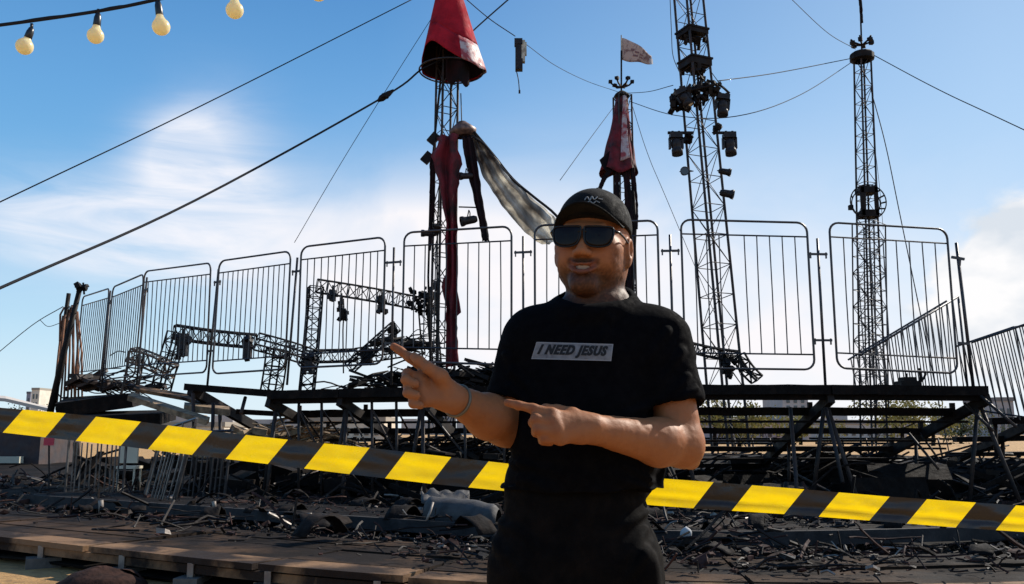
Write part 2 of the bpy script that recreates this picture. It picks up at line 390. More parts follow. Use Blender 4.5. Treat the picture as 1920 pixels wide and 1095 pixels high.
# right end: two poles leaning together and the stair railings with dense bars
p = on_arc(1800, -0.1)
e = thing('fence_post', P(1822, 735, 14.4), 'tall leaning end post at the right end of the top bench', 'post', 'posts between the railing panels')
b = MB(); b.tube([P(1826, 735, 14.4), P(1793, 455, 14.3)], 0.026, 6); b.tube([P(1815, 735, 14.35), P(1797, 560, 14.3)], 0.018, 6); b.build('pole', 'rail', e, True)
b = MB(); b.beam(P(1784, 482, 14.25), P(1808, 486, 14.25), .035, .04); b.beam(P(1800, 486, 14.2), P(1799, 498, 14.2), .03, .03, up=Vector((0, 1, 0))); b.build('coupler', 'rail', e)
b = MB(); b.beam(P(1796, 643, 14.25), P(1818, 645, 14.25), .035, .04); b.build('coupler', 'rail', e)
def slope_rail(A0, A1, B0, B1, n, label, lean=0.0):
    """A0-A1 top rail, B0-B1 bottom ends; two layers of bars as on a double-sided stair balustrade"""
    t = thing('stair_railing', B0.lerp(B1, .5), label, 'railing', 'sloping stair railings with close bars')
    b = MB(); b.tube([A0, A1], .02, 6); b.build('top_rail', 'rail', t, True)
    b = MB(); b.tube([B0, B1], .016, 5)
    for k in range(n + 1):
        u = k / n; b.tube([A0.lerp(A1, u), B0.lerp(B1, min(1, max(0, u + lean)))], .0115, 4)
    b.build('bars', 'rail', t)
    b = MB(); off = Vector((0.1, 0.75, 0.0))
    for k in range(n + 1):
        u = (k + .45) / n; b.tube([A0.lerp(A1, u) + off, B0.lerp(B1, min(1, max(0, u + lean * 2))) + off], .0115, 4)
    b.tube([A0 + off, A1 + off + (A1 - A0) * .03], .018, 5); b.build('rear_bars', 'rail', t)
slope_rail(P(1610, 668, 15.2), P(1797, 556, 15.6), P(1612, 745, 15.2), P(1815, 745, 15.6), 17, 'sloping stair railing behind the rightmost big railing panel', 0.03)
slope_rail(P(1822, 642, 15.0), P(1935, 604, 14.2), P(1840, 770, 15.0), P(1975, 790, 14.2), 10, 'sloping close-barred railing at the right edge of the picture', 0.04)
slope_rail(P(1935, 604, 14.2), P(2060, 585, 13.6), P(1975, 790, 14.2), P(2110, 800, 13.6), 9, 'sloping close-barred railing continuing past the right edge of the picture', 0.04)

# ------------------------------------------------------------------ bleachers
SUP = [2130, 1826, 1541, 1262, 1010, 790, 650, 520]      # columns of the raked supports
def bench_section(i, xa, xb, rows, ztop, label, sagl=0.0, mname='char'):
    A = on_arc(xa); B = on_arc(xb); mid = A.lerp(B, .5)
    t = thing('bleacher_section', Vector((mid.x, mid.y, 0)), label, 'bleachers', 'burnt tiers of bench seating around the ring')
    for k in range(rows):
        dr = -0.8 * k; a = A + radial(A) * (0.8 * k); b_ = B + radial(B) * (0.8 * k)
        z = ztop - 0.33 * k
        h = [0.15, 0.13, 0.10, 0.09, 0.08, 0.07][min(k, 5)]
        a.z = z + sagl * (1 if k < 2 else .6) * 0.5 - h / 2; b_.z = z - h / 2
        m_ = MB(); n = 7
        nrm = radial(mid)
        for q in range(2 if k == 0 else 1):
            for s_ in range(n):
                p0 = a.lerp(b_, s_ / n); p1 = a.lerp(b_, (s_ + 1) / n)
                zz0 = 0.012 * nz(p0.x * 2, k, i); zz1 = 0.012 * nz(p1.x * 2, k, i)
                p0 = p0 + nrm * (q * .34) + Vector((0, 0, zz0 - q * .012)); p1 = p1 + nrm * (q * .34) + Vector((0, 0, zz1 - q * .012))
                m_.beam(p0, p1, 0.32, h * (1 + 0.10 * nz(p0.x * 3, 5 + k)))
        if k == 0: m_.beam(a - Vector((0, 0, .115)) - nrm * .02, b_ - Vector((0, 0, .115)) - nrm * .02, .05, .09)
        m_.build('bench', mname, t)
        if k == 0 and i >= 4:                     # thin props and cross braces under the left sections
            for fr in (.3, .62):
                g0 = a.lerp(b_, fr); g1 = g0 + nrm * 1.6 - Vector((0, 0, .66))
                for g_ in (g0, g1):
                    m_2 = MB(); m_2.tube([g_ - Vector((0, 0, .1)), Vector((g_.x + .06, g_.y, .05))], .026, 6); m_2.build('leg', 'steel', t, True)
                m_2 = MB(); m_2.tube([g0 - Vector((0, 0, .25)), Vector((g1.x, g1.y, .35))], .018, 5); m_2.tube([Vector((g0.x, g0.y, .4)), g1 - Vector((0, 0, .2))], .018, 5); m_2.tube([a.lerp(b_, fr) - Vector((0, 0, 1.0)), a.lerp(b_, min(1, fr + .3)) - Vector((0, 0, .3))], .018, 5); m_2.build('brace', 'steel', t)
        if 0 < k < rows - 1:                      # footboard
            m_ = MB(); o = nrm * (-.36) + Vector((0, 0, -.17)); m_.beam(a + o, b_ + o, .28, .035); m_.build('footboard', mname, t)
    return t
labs = ['bench tier section running out of the picture on the right',
        'wide bench tier section at the right, ending in the steep raked beam',
        'bench tier section just right of the man, left of the dark raked support',
        'bench tier section hidden mostly behind the man in the cap',
        'bench tier section behind the pointing hand of the man',
        'bench tier section under the fallen upper truss arch',
        'bench tier section at the left end of the long top bench']
ZT = 2.0
for i in range(1, len(SUP) - 1):
    bench_section(i, SUP[i], SUP[i + 1], 6, ZT, labs[i])
def support(px, label, ztop=ZT, run=4.6, legs=((-.28, -.35), (.30, .15)), wide=.11):
    A = on_arc(px); d = radial(A); t = thing('raked_support', Vector((A.x, A.y, 0)), label, 'support frame', 'raked frames carrying the benches')
    top = A + Vector((0, 0, ztop - .20)) - d * .12; bot = A + d * run + Vector((0, 0, ztop - .2 - run * .33 / .8))
    bot.z = max(bot.z, .12)
    m_ = MB(); m_.beam(top, bot, wide, .16); m_.build('raked_beam', 'steel_dark', t)
    tang = Vector((-d.y, d.x, 0))
    for k, (o, dd) in enumerate(legs):
        m_ = MB(); m_.tube([A + Vector((0, 0, ztop - .22)) + d * .1, Vector((A.x, A.y, .04)) + tang * o + d * dd], .034, 7); m_.build('leg', 'steel', t, True)
    for f in (.38, .72):
        q = top.lerp(bot, f); m_ = MB(); m_.tube([q, Vector((q.x, q.y, .05)) + tang * .05], .03, 6); m_.build('leg', 'steel', t, True)
    for k in range(1, 5):
        q = top.lerp(bot, .8 * k / run); m_ = MB(); m_.beam(q - Vector((0, 0, .05)), q + Vector((0, 0, .25)), .07, .07, up=Vector((0, 1, 0))); m_.build('riser', 'steel_dark', t)
    m_ = MB(); q = top.lerp(bot, .55); m_.tube([Vector((A.x, A.y, .35)) + d * .1, Vector((q.x, q.y, q.z - .15))], .02, 5); m_.tube([A + d * .1 + Vector((0, 0, 1.1)), Vector((q.x, q.y, .6))], .018, 5)
    m_.build('brace', 'steel', t)
for px, lab in zip(SUP[1:], ['raked support at the right end of the top bench', 'dark raked support between the two big panels right of the man', 'raked support beside the right elbow of the man in the photo',
                             'raked support behind the torso of the man', 'raked support right behind the pointing hand', 'raked support under the middle of the long top bench on the left', 'raked support at the left end of the top bench']):
    support(px, lab)
# loose diagonal brace tubes
def rod(name, pts, r, label, cat, m='steel', group=None, n=6, smooth=True):
    b = MB(); b.tube(pts, r, n); return tag(b.build(name, m, smooth=smooth), label, cat, group)
G = 'loose brace tubes under the seating'
for a, c, rr, lab in ((P(1704, 812, 15.4), P(1760, 880, 15.0), .022, 'thin brace tube slanting down to a bright end at the right'),
                  (P(1720, 805, 15.9), P(1760, 862, 15.7), .02, 'short brace tube just right of the bright-ended one'),
                  (P(1808, 756, 14.6), P(1862, 808, 14.2), .024, 'lower of two brace tubes beyond the right end of the top bench'),
                  (P(1828, 733, 14.4), P(1905, 800, 13.8), .024, 'upper of two brace tubes beyond the right end of the top bench'),
                  (P(1548, 765, 14.0), P(1580, 905, 13.2), .03, 'bent prop with a foot, right of the dark raked support'),
                  (P(1474, 905, 13.6), P(1463, 1028, 13.0), .035, 'left one of two grey props below the caution tape on the right'),
                  (P(1482, 765, 14.0), P(1500, 1024, 12.6), .03, 'long prop crossing the benches left of the dark raked support')):
    rod('brace_tube', [a, a.lerp(c, .5) + Vector((.01, 0, -.01)), c], rr, lab, 'brace', group=G)

# ------------------------------------------------------------------ next sections beyond the right gap
t = thing('bleacher_section', P(1890, 1000, 16.5), 'lower bench tier section at the far right edge beyond the gap', 'bleachers', 'burnt tiers of bench seating around the ring')
for k, (x0, y0, x1, y1, Y, h) in enumerate(((1856, 790, 2060, 784, 16.0, .12), (1790, 824, 2000, 820, 17.2, .10), (1776, 852, 2000, 850, 18.2, .08), (1770, 872, 2000, 872, 19.2, .08))):
    m_ = MB(); m_.beam(P(x0, y0, Y), P(x1, y1, Y - .5), .4, h); m_.build('bench', 'char', t)
m_ = MB(); m_.beam(P(1940, 792, 15.8), P(1770, 872, 19.5), .11, .16); m_.build('raked_beam', 'steel_dark', t)
for (xa, ya, xb, yb, Y) in ((1866, 795, 1868, 850, 16.1), (1930, 790, 1936, 985, 15.6), (1880, 830, 1884, 960, 17)):
    m_ = MB(); m_.tube([P(xa, ya, Y), P(xb, yb, Y)], .035, 6); m_.build('leg', 'steel', t, True)

# ------------------------------------------------------------------ collapsed left end
def slab(name, pts, th, m, label, cat, group=None):
    b = MB(); n = len(pts); pts = [Vector(p) for p in pts]; nn = (pts[1] - pts[0]).cross(pts[2] - pts[0]).normalized()
    if nn.z < 0: nn = -nn
    b.add(pts + [p - nn * th for p in pts], [tuple(range(n)), tuple(range(n, 2 * n))[::-1]] + [(i, n + i, n + (i + 1) % n, (i + 1) % n) for i in range(n)])
    return tag(b.build(name, m), label, cat, group)
slab('collapsed_deck', [P(103, 757, 19.0), P(246, 737, 18.6), P(262, 736, 21.2), P(125, 745, 22)], .30, 'char', 'big charred deck slab lying tilted below the leftmost railing panels', 'deck')
slab('collapsed_deck', [P(120, 782, 18.0), P(300, 775, 17.5), P(330, 768, 19.5), P(150, 772, 20)], .22, 'char', 'lower charred deck slab tucked under the tilted one on the left', 'deck')
slab('fallen_plank', [P(240, 741, 17.0), P(388, 788, 16.4), P(394, 782, 16.7), P(250, 736, 17.3)], .10, 'grey_plank', 'pale bare plank sloping down to the right below the left panels', 'plank')
slab('fallen_plank', [P(250, 728, 18.0), P(345, 745, 17.6), P(420, 770, 17.0), P(425, 762, 17.5), P(350, 738, 18.1), P(255, 722, 18.4)], .07, 'plank', 'thin brown board resting above the pale sloping plank', 'plank')
slab('fallen_plank', [P(345, 760, 17.0), P(430, 768, 16.8), P(430, 762, 17.3), P(346, 754, 17.4)], .12, 'grey_plank', 'short light board lying level under the thin brown board', 'plank')
t = thing('bleacher_section', P(460, 1000, 15.8), 'detached bench tier with its raked beam, left of the long top bench', 'bleachers', 'burnt tiers of bench seating around the ring')
m_ = MB(); m_.beam(P(355, 726, 17.2), P(548, 741, 16.6), .34, .13); m_.build('bench', 'char', t)
m_ = MB(); m_.beam(P(450, 772, 17.4), P(560, 778, 17.2), .34, .10); m_.build('bench', 'char', t)
m_ = MB(); m_.beam(P(357, 731, 17.0), P(478, 800, 19.2), .12, .18); m_.build('raked_beam', 'steel_dark', t)
for xa, ya, xb, yb in ((400, 755, 394, 960), (460, 745, 452, 775), (412, 770, 418, 950), (362, 738, 366, 910)):
    m_ = MB(); m_.tube([P(xa, ya, 16.9), P(xb, yb, 16.6)], .035, 6); m_.build('leg', 'steel', t, True)

# far side of the ring, seen low between the benches
for k, (xa, xb, Y, lab) in enumerate(((470, 700, 44, 'far-side low bench tiers seen under the long top bench'), (720, 960, 46, 'far-side low bench tiers seen behind the raised hand'),
                                      (1300, 1500, 46, 'far-side low bench tiers seen left of the dark raked support'), (1520, 1790, 45, 'far-side low bench tiers seen right of the dark raked support'))):
    t = thing('bleacher_section', P(xa, 845, Y), lab, 'bleachers', 'burnt tiers of bench seating around the ring')
    for r_ in range(3):
        m_ = MB(); a = P(xa + 12 * r_, 822 + 9 * r_, Y - .9 * r_); c = P(xb - 10 * r_, 823 + 9 * r_, Y - .9 * r_ + .8); m_.beam(a, c, .4, .10); m_.build('bench', 'char', t)
    for r_ in range(6):
        q0 = P(xa + (xb - xa) * (r_ + .3) / 6, 822, Y); m_ = MB(); m_.tube([q0, Vector((q0.x, q0.y - .3, .1))], .05, 5); m_.build('leg', 'steel', t, True)
# ------------------------------------------------------------------ masts
def box_clutter(b, c, s, n, seed):
    q = random.Random(seed); c = Vector(c)
    for _ in range(n):
        o = Vector((q.uniform(-1, 1) * s[0], q.uniform(-1, 1) * s[1], q.uniform(-1, 1) * s[2]))
        r_ = Matrix.Rotation(q.uniform(0, 3), 3, 'X') @ Matrix.Rotation(q.uniform(0, 3), 3, 'Z')
        b.box(c + o, (q.uniform(.05, .16), q.uniform(.05, .14), q.uniform(.06, .2)), rot=r_)
# mast 1 (red cone)
Y1 = 22.0
t1 = thing('lattice_mast', P(826, 860, Y1), 'lattice mast wearing the big red canvas cone at its top', 'mast', 'tall lattice masts of the tent')
b = MB(); b.truss(P(826, 870, Y1), P(843, -130, Y1 + .5), .46, 22, .034, .013, w1=.42, roll=.5); b.build('truss', 'steel', t1)
b = MB(); b.tube([P(808, 730, Y1 - .2), P(803, 520, Y1 - .2), P(808, 330, Y1 - .1), P(826, 150, Y1)], .03, 6)
b.tube([P(818, 730, Y1 - .3), P(820, 430, Y1 - .2), P(829, 240, Y1 - .2)], .022, 5); b.build('cable_bundle', 'steel_dark', t1)
b = MB(); b.lathe([(.22, -.12), (.33, -.05), (.36, .05), (.24, .16), (.1, .28)], P(868, 248, Y1 - .1), (-.1, 0, 1), 14)
b.build('collar', mat('scorched_collar', (.20, .12, .10), .5, .3, (.03, .02, .02), 7), t1, True)
b = MB(); b.tube([P(866, 240, Y1), P(864, 175, Y1)], .015, 5); b.build('spike', 'steel', t1)
for (px, py) in ((800, 298), (812, 262)):
    b = MB(); b.beam(P(px - 6, py + 6, Y1), P(px + 8, py - 10, Y1), .10, .22); b.build('bracket', 'steel_dark', t1)
# red cone with its hoop
hc = P(848, 131, Y1); apex = P(840, -60, Y1)
t = thing('canvas_cone', hc, 'red canvas cone with a torn white hem hanging at the top of the left mast', 'canvas cone')
HR = .84; Hh = apex.z - hc.z
def cone_pt(a, v, inner=0):
    r = .15 + (HR - .15 - inner) * (v ** 1.0) * (1 + .035 * math.sin(a * 7 + 1.5) * v + .02 * abs(math.sin(a * 11 + 3 * v)) + .05 * nz(math.cos(a) * 2.2, math.sin(a) * 2.2, v * 2.5) * v)
    # low edge: tucked down at the right and centre, torn up at the front left
    return Vector((hc.x + (apex.x - hc.x) * (1 - v) + r * math.cos(a), hc.y + r * math.sin(a), apex.z - Hh * v))
def edge_v(a):
    d = (a - R(225) + math.pi) % (2 * math.pi) - math.pi       # 225 deg = front left
    up = 0.20 * math.exp(-(d / .70) ** 2)
    return 1.0 - up + .05 * math.exp(-(((a - R(320) + math.pi) % (2 * math.pi) - math.pi) / .6) ** 2)
b = MB()
b.grid(lambda u, v: cone_pt(2 * math.pi * u, v * edge_v(2 * math.pi * u) * .76), 72, 24); b.build('canvas', 'red', t, True, solid=.012)
b = MB()
def hem_fn(u, v):
    a = 2 * math.pi * u; return cone_pt(a, edge_v(a) * (.76 + .24 * v))
b.grid(hem_fn, 72, 6)
# keep the hem red at the left and white at the right, as in the photograph
hem = b.build('hem', ['red', 'hem'], t, True, solid=.012)
for f_ in hem.data.polygons:
    c_ = f_.center; ang = math.degrees(math.atan2(c_.y, c_.x)) % 360
    f_.material_index = 1 if (ang > 288 or ang < 30) else 0
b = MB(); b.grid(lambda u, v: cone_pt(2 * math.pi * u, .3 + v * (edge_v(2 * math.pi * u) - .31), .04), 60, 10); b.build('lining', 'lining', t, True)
b = MB(); b.grid(lambda u, v: P(836 + 44 * u, 104 + 14 * u + v * (48 + 8 * math.sin(u * 9) - 18 * abs(u - .4)), Y1 - .30 + .1 * math.sin(u * 6)), 12, 8); b.build('dark_underside', 'lining', t, True, solid=.01)  # dark sheet standing in for the cone's dark underside
b = MB(); b.tube([Vector((hc.x + HR * math.cos(a) * 1.0 - .02, hc.y + HR * math.sin(a), hc.z - .03)) for a in [2 * math.pi * k / 48 for k in range(49)]], .022, 6, False); b.build('hoop', 'steel', t, True)
# torn red canvas hanging down mast 1
def strip(name, pl, prr, Y, m, label, cat, nu=10, wav=.06, seed=0, parent=None, solid=.01, ragged=.0, nv=40):
    """cloth strip between two pixel-traced edges, at depth Y, with real folds"""
    L = curve([P(x, y, Y if not callable(Y) else Y(i / (len(pl) - 1))) for i, (x, y) in enumerate(pl)], nv)
    Rr = curve([P(x, y, Y if not callable(Y) else Y(i / (len(prr) - 1))) for i, (x, y) in enumerate(prr)], nv)
    n = min(len(L), len(Rr)) - 1; b = MB()
    def fn(u, v):
        i = min(int(v * n), n - 1); f = v * n - i
        a = L[i].lerp(L[i + 1], f); c = Rr[i].lerp(Rr[i + 1], f); wd = (c - a).length
        e = ragged * nz(v * 14, seed, 7) * (u - .5)
        return a.lerp(c, u + e) + Vector((0, wav * wd * (math.sin(u * 13 + v * 5 + seed) + .8 * nz(u * 4, v * 9, seed)) + .05 * nz(v * 6, seed), 0))
    b.grid(fn, nu * 2, n)
    o = b.build(name, m, parent, True, solid=solid)
    if label: tag(o, label, cat)
    return o
strip('canvas_strip', [(818, 256), (812, 300), (824, 350), (833, 400), (836, 480), (833, 560), (838, 620), (836, 690)], [(860, 250), (861, 330), (856, 400), (858, 480), (860, 580), (857, 630), (861, 690)], Y1 - .55, 'maroon', 'long torn maroon canvas strip hanging down the left mast', 'canvas', wav=.16, seed=1, ragged=.55)
strip('canvas_strip', [(806, 292), (806, 380), (804, 470)], [(816, 285), (815, 390), (808, 470)], Y1 - .4, 'lining', 'narrow charred cloth scrap clinging to the left side of the red cone mast', 'canvas', wav=.1, seed=2, ragged=.4)
strip('canvas_strip', [(866, 258), (872, 300), (888, 370), (900, 425), (904, 452)], [(886, 256), (896, 310), (904, 370), (913, 420), (918, 452)], Y1 - .3, 'lining', 'narrow black cloth strip hanging from the collar beside the maroon strip', 'canvas', wav=.12, seed=3, ragged=.2)
strip('canvas_drape', [(884, 254), (900, 318), (931, 370), (968, 416), (1004, 450), (1030, 458)], [(888, 247), (925, 292), (962, 338), (1002, 372), (1040, 405), (1060, 440)], Y1 - .2, 'drape', 'big pale soot-stained canvas sheet swagged from the mast collar to behind the cap', 'canvas', nu=14, wav=.14, seed=4, nv=60, ragged=.12)
b = MB(); b.tube(curve([P(888, 246, Y1 - .2), P(925, 290, Y1 - .2), P(962, 336, Y1 - .2), P(1002, 370, Y1 - .2), P(1042, 403, Y1 - .2), P(1065, 440, Y1 - .2)]), .035, 6)
b.tube(curve([P(884, 254, Y1 - .25), P(912, 275, Y1 - .25), P(945, 320, Y1 - .25), P(975, 350, Y1 - .25)]), .03, 6)
tag(b.build('support_rope', 'wire', smooth=True), 'dark rope along the upper edge of the pale swagged canvas sheet', 'rope')
def lamp_can(name, c, d, r, L, label, cat='spotlight', bracket=None, group=None):
    """small lamp: ribbed housing, lens, yoke"""
    c = Vector(c); d = Vector(d).normalized(); t = thing(name, c, label, cat, group)
    b = MB(); b.lathe([(0.01, -L * .5), (r * .55, -L * .5), (r * .75, -L * .35), (r * .8, L * .2), (r, L * .35), (r, L * .5), (r * .85, L * .5), (r * .85, L * .42)], c, d, 14); b.build('housing', 'lamp', t, True)
    b = MB(); b.lathe([(.001, L * .43), (r * .84, L * .43)], c, d, 14); b.build('lens', 'lens', t)
    b = MB(); s_ = d.cross(Vector((0, 0, 1))); s_ = s_.normalized() if s_.length > .1 else Vector((1, 0, 0))
    top = Vector(bracket) if bracket is not None else c + Vector((0, 0, r * 2))
    b.tube([c + s_ * r, c + s_ * r * 1.1 + (top - c) * .6, top, c - s_ * r * 1.1 + (top - c) * .6, c - s_ * r], r * .12, 5); b.build('yoke', 'lamp', t)
    return t
GL = 'small scorched lamps on the masts'
for px, py, dx, dy, lab, r_, L_ in ((874, 330, -1, -.1, 'small lamp behind the black cloth strip under the collar', .10, .34), (879, 413, -1, -.25, 'dark lamp hanging beside the lower end of the black cloth strip', .13, .42),
                           (804, 438, -1, 0, 'small lamp clamped left of the maroon strip at fence-top height', .09, .38), (819, 429, .2, .6, 'round lamp between the maroon strip and the one clamped left of it', .12, .22)):
    lamp_can('small_lamp', P(px, py, Y1 - .35), (dx, -.25, dy), r_, L_, lab, 'lamp', group=GL)
b = MB(); b.beam(P(860, 388, Y1 - .1), P(893, 389, Y1 - .1), .03, .03); tag(b.build('cross_bar', 'steel'), 'upper thin cross bar between the maroon strip and the black cloth strip', 'bar')
b = MB(); b.beam(P(862, 430, Y1 - .1), P(894, 428, Y1 - .1), .03, .03); tag(b.build('cross_bar', 'steel'), 'lower thin cross bar between the maroon strip and black cloth, at fence top height', 'bar')

# mast 2 with its sheathed red tip and flag
Y2 = 31.0
t2 = thing('lattice_mast', P(1180, 850, Y2), 'flag-topped lattice mast standing behind the cap of the man', 'mast', 'tall lattice masts of the tent')
b = MB(); b.truss(P(1178, 860, Y2), P(1167, 180, Y2), .62, 22, .036, .014, w1=.50, roll=.3); b.build('truss', 'steel', t2)
b = MB(); b.tube([P(1186, 560, Y2 - .4), P(1190, 420, Y2 - .4), P(1184, 300, Y2 - .4)], [.06, .08, .05], 7); b.tube([P(1174, 600, Y2 - .4), P(1172, 420, Y2 - .4), P(1176, 300, Y2 - .4)], [.04, .05, .04], 7); b.build('cable_bundle', 'steel_dark', t2, True)
b = MB(); b.lathe([(.24, -.08), (.30, 0), (.24, .1), (.10, .2)], P(1166, 181, Y2), (0, 0, 1), 12); b.build('cap_ring', 'steel_dark', t2)
b = MB(); b.tube([P(1165, 178, Y2), P(1165, 95, Y2)], .035, 6)
for a in range(0, 360, 60):
    q = P(1165, 160, Y2); d_ = Vector((math.cos(R(a)), math.sin(R(a)), 0)); b.tube([q - Vector((0, 0, .08)), q + d_ * .28, q + d_ * .42 + Vector((0, 0, .13))], .035, 5); b.box(q + d_ * .40 + Vector((0, 0, .14)), (.13, .13, .10), R(a))
b.build('finial', 'steel_dark', t2)
t = thing('flag', P(1165, 120, Y2), 'small pale faded flag flying from the middle mast', 'flag')
b = MB(); b.tube([P(1165, 158, Y2), P(1165, 66, Y2)], .022, 6); b.build('flagpole', 'steel', t, True)
def flag_fn(u, v):
    x = 1166 + 57 * u; yt = 71 + 30 * u ** 1.15 - 2 * math.sin(u * 6); yb = 112 + 9 * u + 2 * math.sin(u * 5)
    return P(x, yt + (yb - yt) * v, Y2) + Vector((0, .16 * math.sin(u * 8 + v) * u, 0))
b = MB(); b.grid(flag_fn, 18, 8); b.build('cloth', 'flag', t, True, solid=.008)
b = MB(); b.grid(lambda u, v: flag_fn(.93 + .10 * u, .35 + .66 * v) + Vector((0, -.012, 0)), 2, 5); b.build('hem', mat('flag_hem', (.75, .73, .72), .7, trans=.3), t, True)
b = MB()
for k, (u0, v0_, ln) in enumerate(((.30, .35, .10), (.42, .42, .14), (.60, .48, .10), (.36, .62, .16), (.56, .66, .12), (.72, .6, .06))):
    b.grid(lambda u, v: flag_fn(u0 + ln * u, v0_ + .10 * v) + Vector((0, -.014, 0)), 3, 1)
b.build('print', mat('flag_print', (.20, .10, .10), .8), t)
# red sheath: cone cloth over the top of mast 2
t = thing('canvas_sheath', P(1160, 320, Y2), 'narrow red canvas sheath wrapped round the top of the flag mast', 'canvas')
b = MB(); a2 = P(1166, 183, Y2); z2 = P(1160, 325, Y2)
def sheath(u, v):
    a = 2 * math.pi * u; r = (.22 + .42 * v ** 1.3) * (1 + .12 * math.sin(a * 6 + v * 2) * v + .08 * nz(math.cos(a) * 3, math.sin(a) * 3, v * 4)); c = a2.lerp(z2, v * (1 + .05 * math.sin(a * 3)))
    return c + Vector((r * math.cos(a), r * math.sin(a), 0))
b.grid(sheath, 48, 20); b.build('canvas', 'maroon', t, True, solid=.012)
b = MB(); b.grid(lambda u, v: sheath(.74 + .09 * u, v * .85) * 1 + Vector((.02, -.03, 0)), 5, 16); b.build('pale_stripe', 'hem', t, True, solid=.01)
b = MB(); b.add([P(1124, 300, Y2 - .3), P(1152, 275, Y2 - .3), P(1158, 318, Y2 - .3), P(1140, 326, Y2 - .3), P(1128, 310, Y2 - .3)], [(0, 1, 2, 3, 4)]); b.build('torn_corner', 'lining', t, solid=.03)
for k, (pl, pr) in enumerate(((([(1140, 318), (1128, 335), (1118, 362)]), ([(1150, 318), (1136, 338), (1124, 366)])), ([(1153, 318), (1152, 400), (1158, 560)], [(1160, 318), (1163, 400), (1166, 560)]),
                              ([(1168, 320), (1174, 420), (1176, 560)], [(1180, 320), (1188, 420), (1184, 560)]), ([(1182, 318), (1192, 380), (1190, 430)], [(1190, 312), (1196, 380), (1196, 430)]))):
    strip('canvas_strip', pl, pr, Y2 - .5, 'lining', ['short black tatter flying out left under the red sheath', 'black tatter hanging left of the flag mast centre, behind the cap', 'long black tatter hanging down the middle of the flag mast', 'short black tatter on the right side of the flag mast'][k], 'canvas', nu=4, wav=.1, seed=10 + k, ragged=.4)

# mast 3: big lamp mast
Y3 = 21.5
t3 = thing('lattice_mast', P(1368, 860, Y3), 'wide leaning lattice mast with black stage lamps hanging on it', 'mast', 'tall lattice masts of the tent')
base3, top3 = P(1371, 850, Y3), P(1286, -60, Y3 + 1.2)
b = MB(); b.truss(base3, top3, .62, 17, .036, .012, w1=.54, roll=.42); b.build('truss', 'steel', t3)
for py0, hh, ww in ((80, .13, .62), (143, .18, .64)):
    f = (850 - py0) / 910.0; c = base3.lerp(top3, f); b = MB()
    b.box(c, (ww, ww, hh), .42); b.box(c + Vector((0, 0, hh * .6)), (ww * 1.08, ww * 1.08, .05), .42); box_clutter(b, c - Vector((0, 0, .2)), (.3, .3, .12), 14, py0); b.build('platform', 'steel_dark', t3)
c = base3.lerp(top3, (850 - 175) / 910.)
b = MB(); box_clutter(b, P(1296, 180, Y3), (.42, .25, .22), 46, 5); box_clutter(b, P(1275, 195, Y3), (.22, .2, .20), 26, 6); box_clutter(b, P(1325, 165, Y3), (.35, .2, .14), 26, 8)
b.tube(curve([P(1325, 150, Y3), P(1350, 160, Y3), P(1368, 175, Y3)]), .03, 6); b.tube([P(1258, 178, Y3), P(1345, 158, Y3 - .4)], .03, 6)
b.build('rigging_cluster', 'steel_dark', t3)
for x0, x1, y in ((1252, 1300, 249), (1345, 1380, 249)):
    b = MB(); b.beam(P(x0, y, Y3 - .2), P(x1, y, Y3 - .2), .06, .06); b.build('lamp_arm', 'steel_dark', t3)
for px, py in ((1290, 258), (1345, 246)):
    b = MB(); box_clutter(b, P(px, py, Y3 - .1), (.07, .07, .14), 7, px); b.build('clamp', 'steel_dark', t3)
def moving_head(px, py, ln, label, tiltx=0.0):
    """moving-head stage lamp hanging from its base: base box, yoke arms, barrel head with lens"""
    top = P(px, py, Y3 - .2); t = thing('stage_lamp', top, label, 'stage lamp', 'black moving-head stage lamps on the leaning mast')
    rx = Matrix.Rotation(tiltx, 3, 'Y')
    def q(x, y, z): return top + rx @ Vector((x, y, z))
    b = MB(); b.box(q(0, 0, -.07), (.30, .26, .13), rot=rx); b.beam(q(-.08, 0, 0), q(-.08, 0, .06), .05, .05, up=Vector((0, 1, 0))); b.beam(q(.08, 0, 0), q(.08, 0, .06), .05, .05, up=Vector((0, 1, 0))); b.build('base', 'lamp', t)
    b = MB()
    for s_ in (-1, 1): b.beam(q(s_ * .155, 0, -.12), q(s_ * .155, 0, -ln * .7), .05, .13, up=Vector((0, 1, 0)))
    b.beam(q(-.18, 0, -.14), q(.18, 0, -.14), .13, .05); b.build('yoke', 'lamp', t)
    b = MB(); b.lathe([(.01, 0), (.10, 0), (.13, .06), (.13, ln * .35), (.115, ln * .38), (.14, ln * .5), (.14, ln * .72), (.12, ln * .72), (.12, ln * .70)], q(0, 0, -.16), rx @ Vector((.05, -.12, -1)), 16); b.build('head', 'lamp', t, True)
    b = MB(); b.lathe([(.001, ln * .705), (.119, ln * .705)], q(0, 0, -.16), rx @ Vector((.05, -.12, -1)), 16); b.build('lens', 'lens', t)
moving_head(1267, 250, .58, 'stage lamp hanging on the left arm of the leaning mast')
moving_head(1367, 250, .58, 'stage lamp hanging on the right arm of the leaning mast')
moving_head(1356, 178, .56, 'stage lamp hanging high right, under the rigging cluster', .12)
moving_head(1272, 168, .50, 'stage lamp tangled in the left side of the rigging cluster', -.5)
for px, py, r_, L_, d_, lab in ((1283, 322, .115, .16, (0, -1, 0), 'small round lamp on the left of the leaning mast'), (1359, 322, .10, .30, (.9, -.3, -.25), 'upper small spotlight on the right of the leaning mast'), (1363, 363, .12, .34, (.9, -.3, -.25), 'lower small spotlight on the right of the leaning mast')):
    lamp_can('small_lamp', P(px, py, Y3 - .2), d_, r_, L_, lab, 'lamp', bracket=P(px + (12 if px < 1300 else -14), py - 2, Y3 - .1), group=GL)

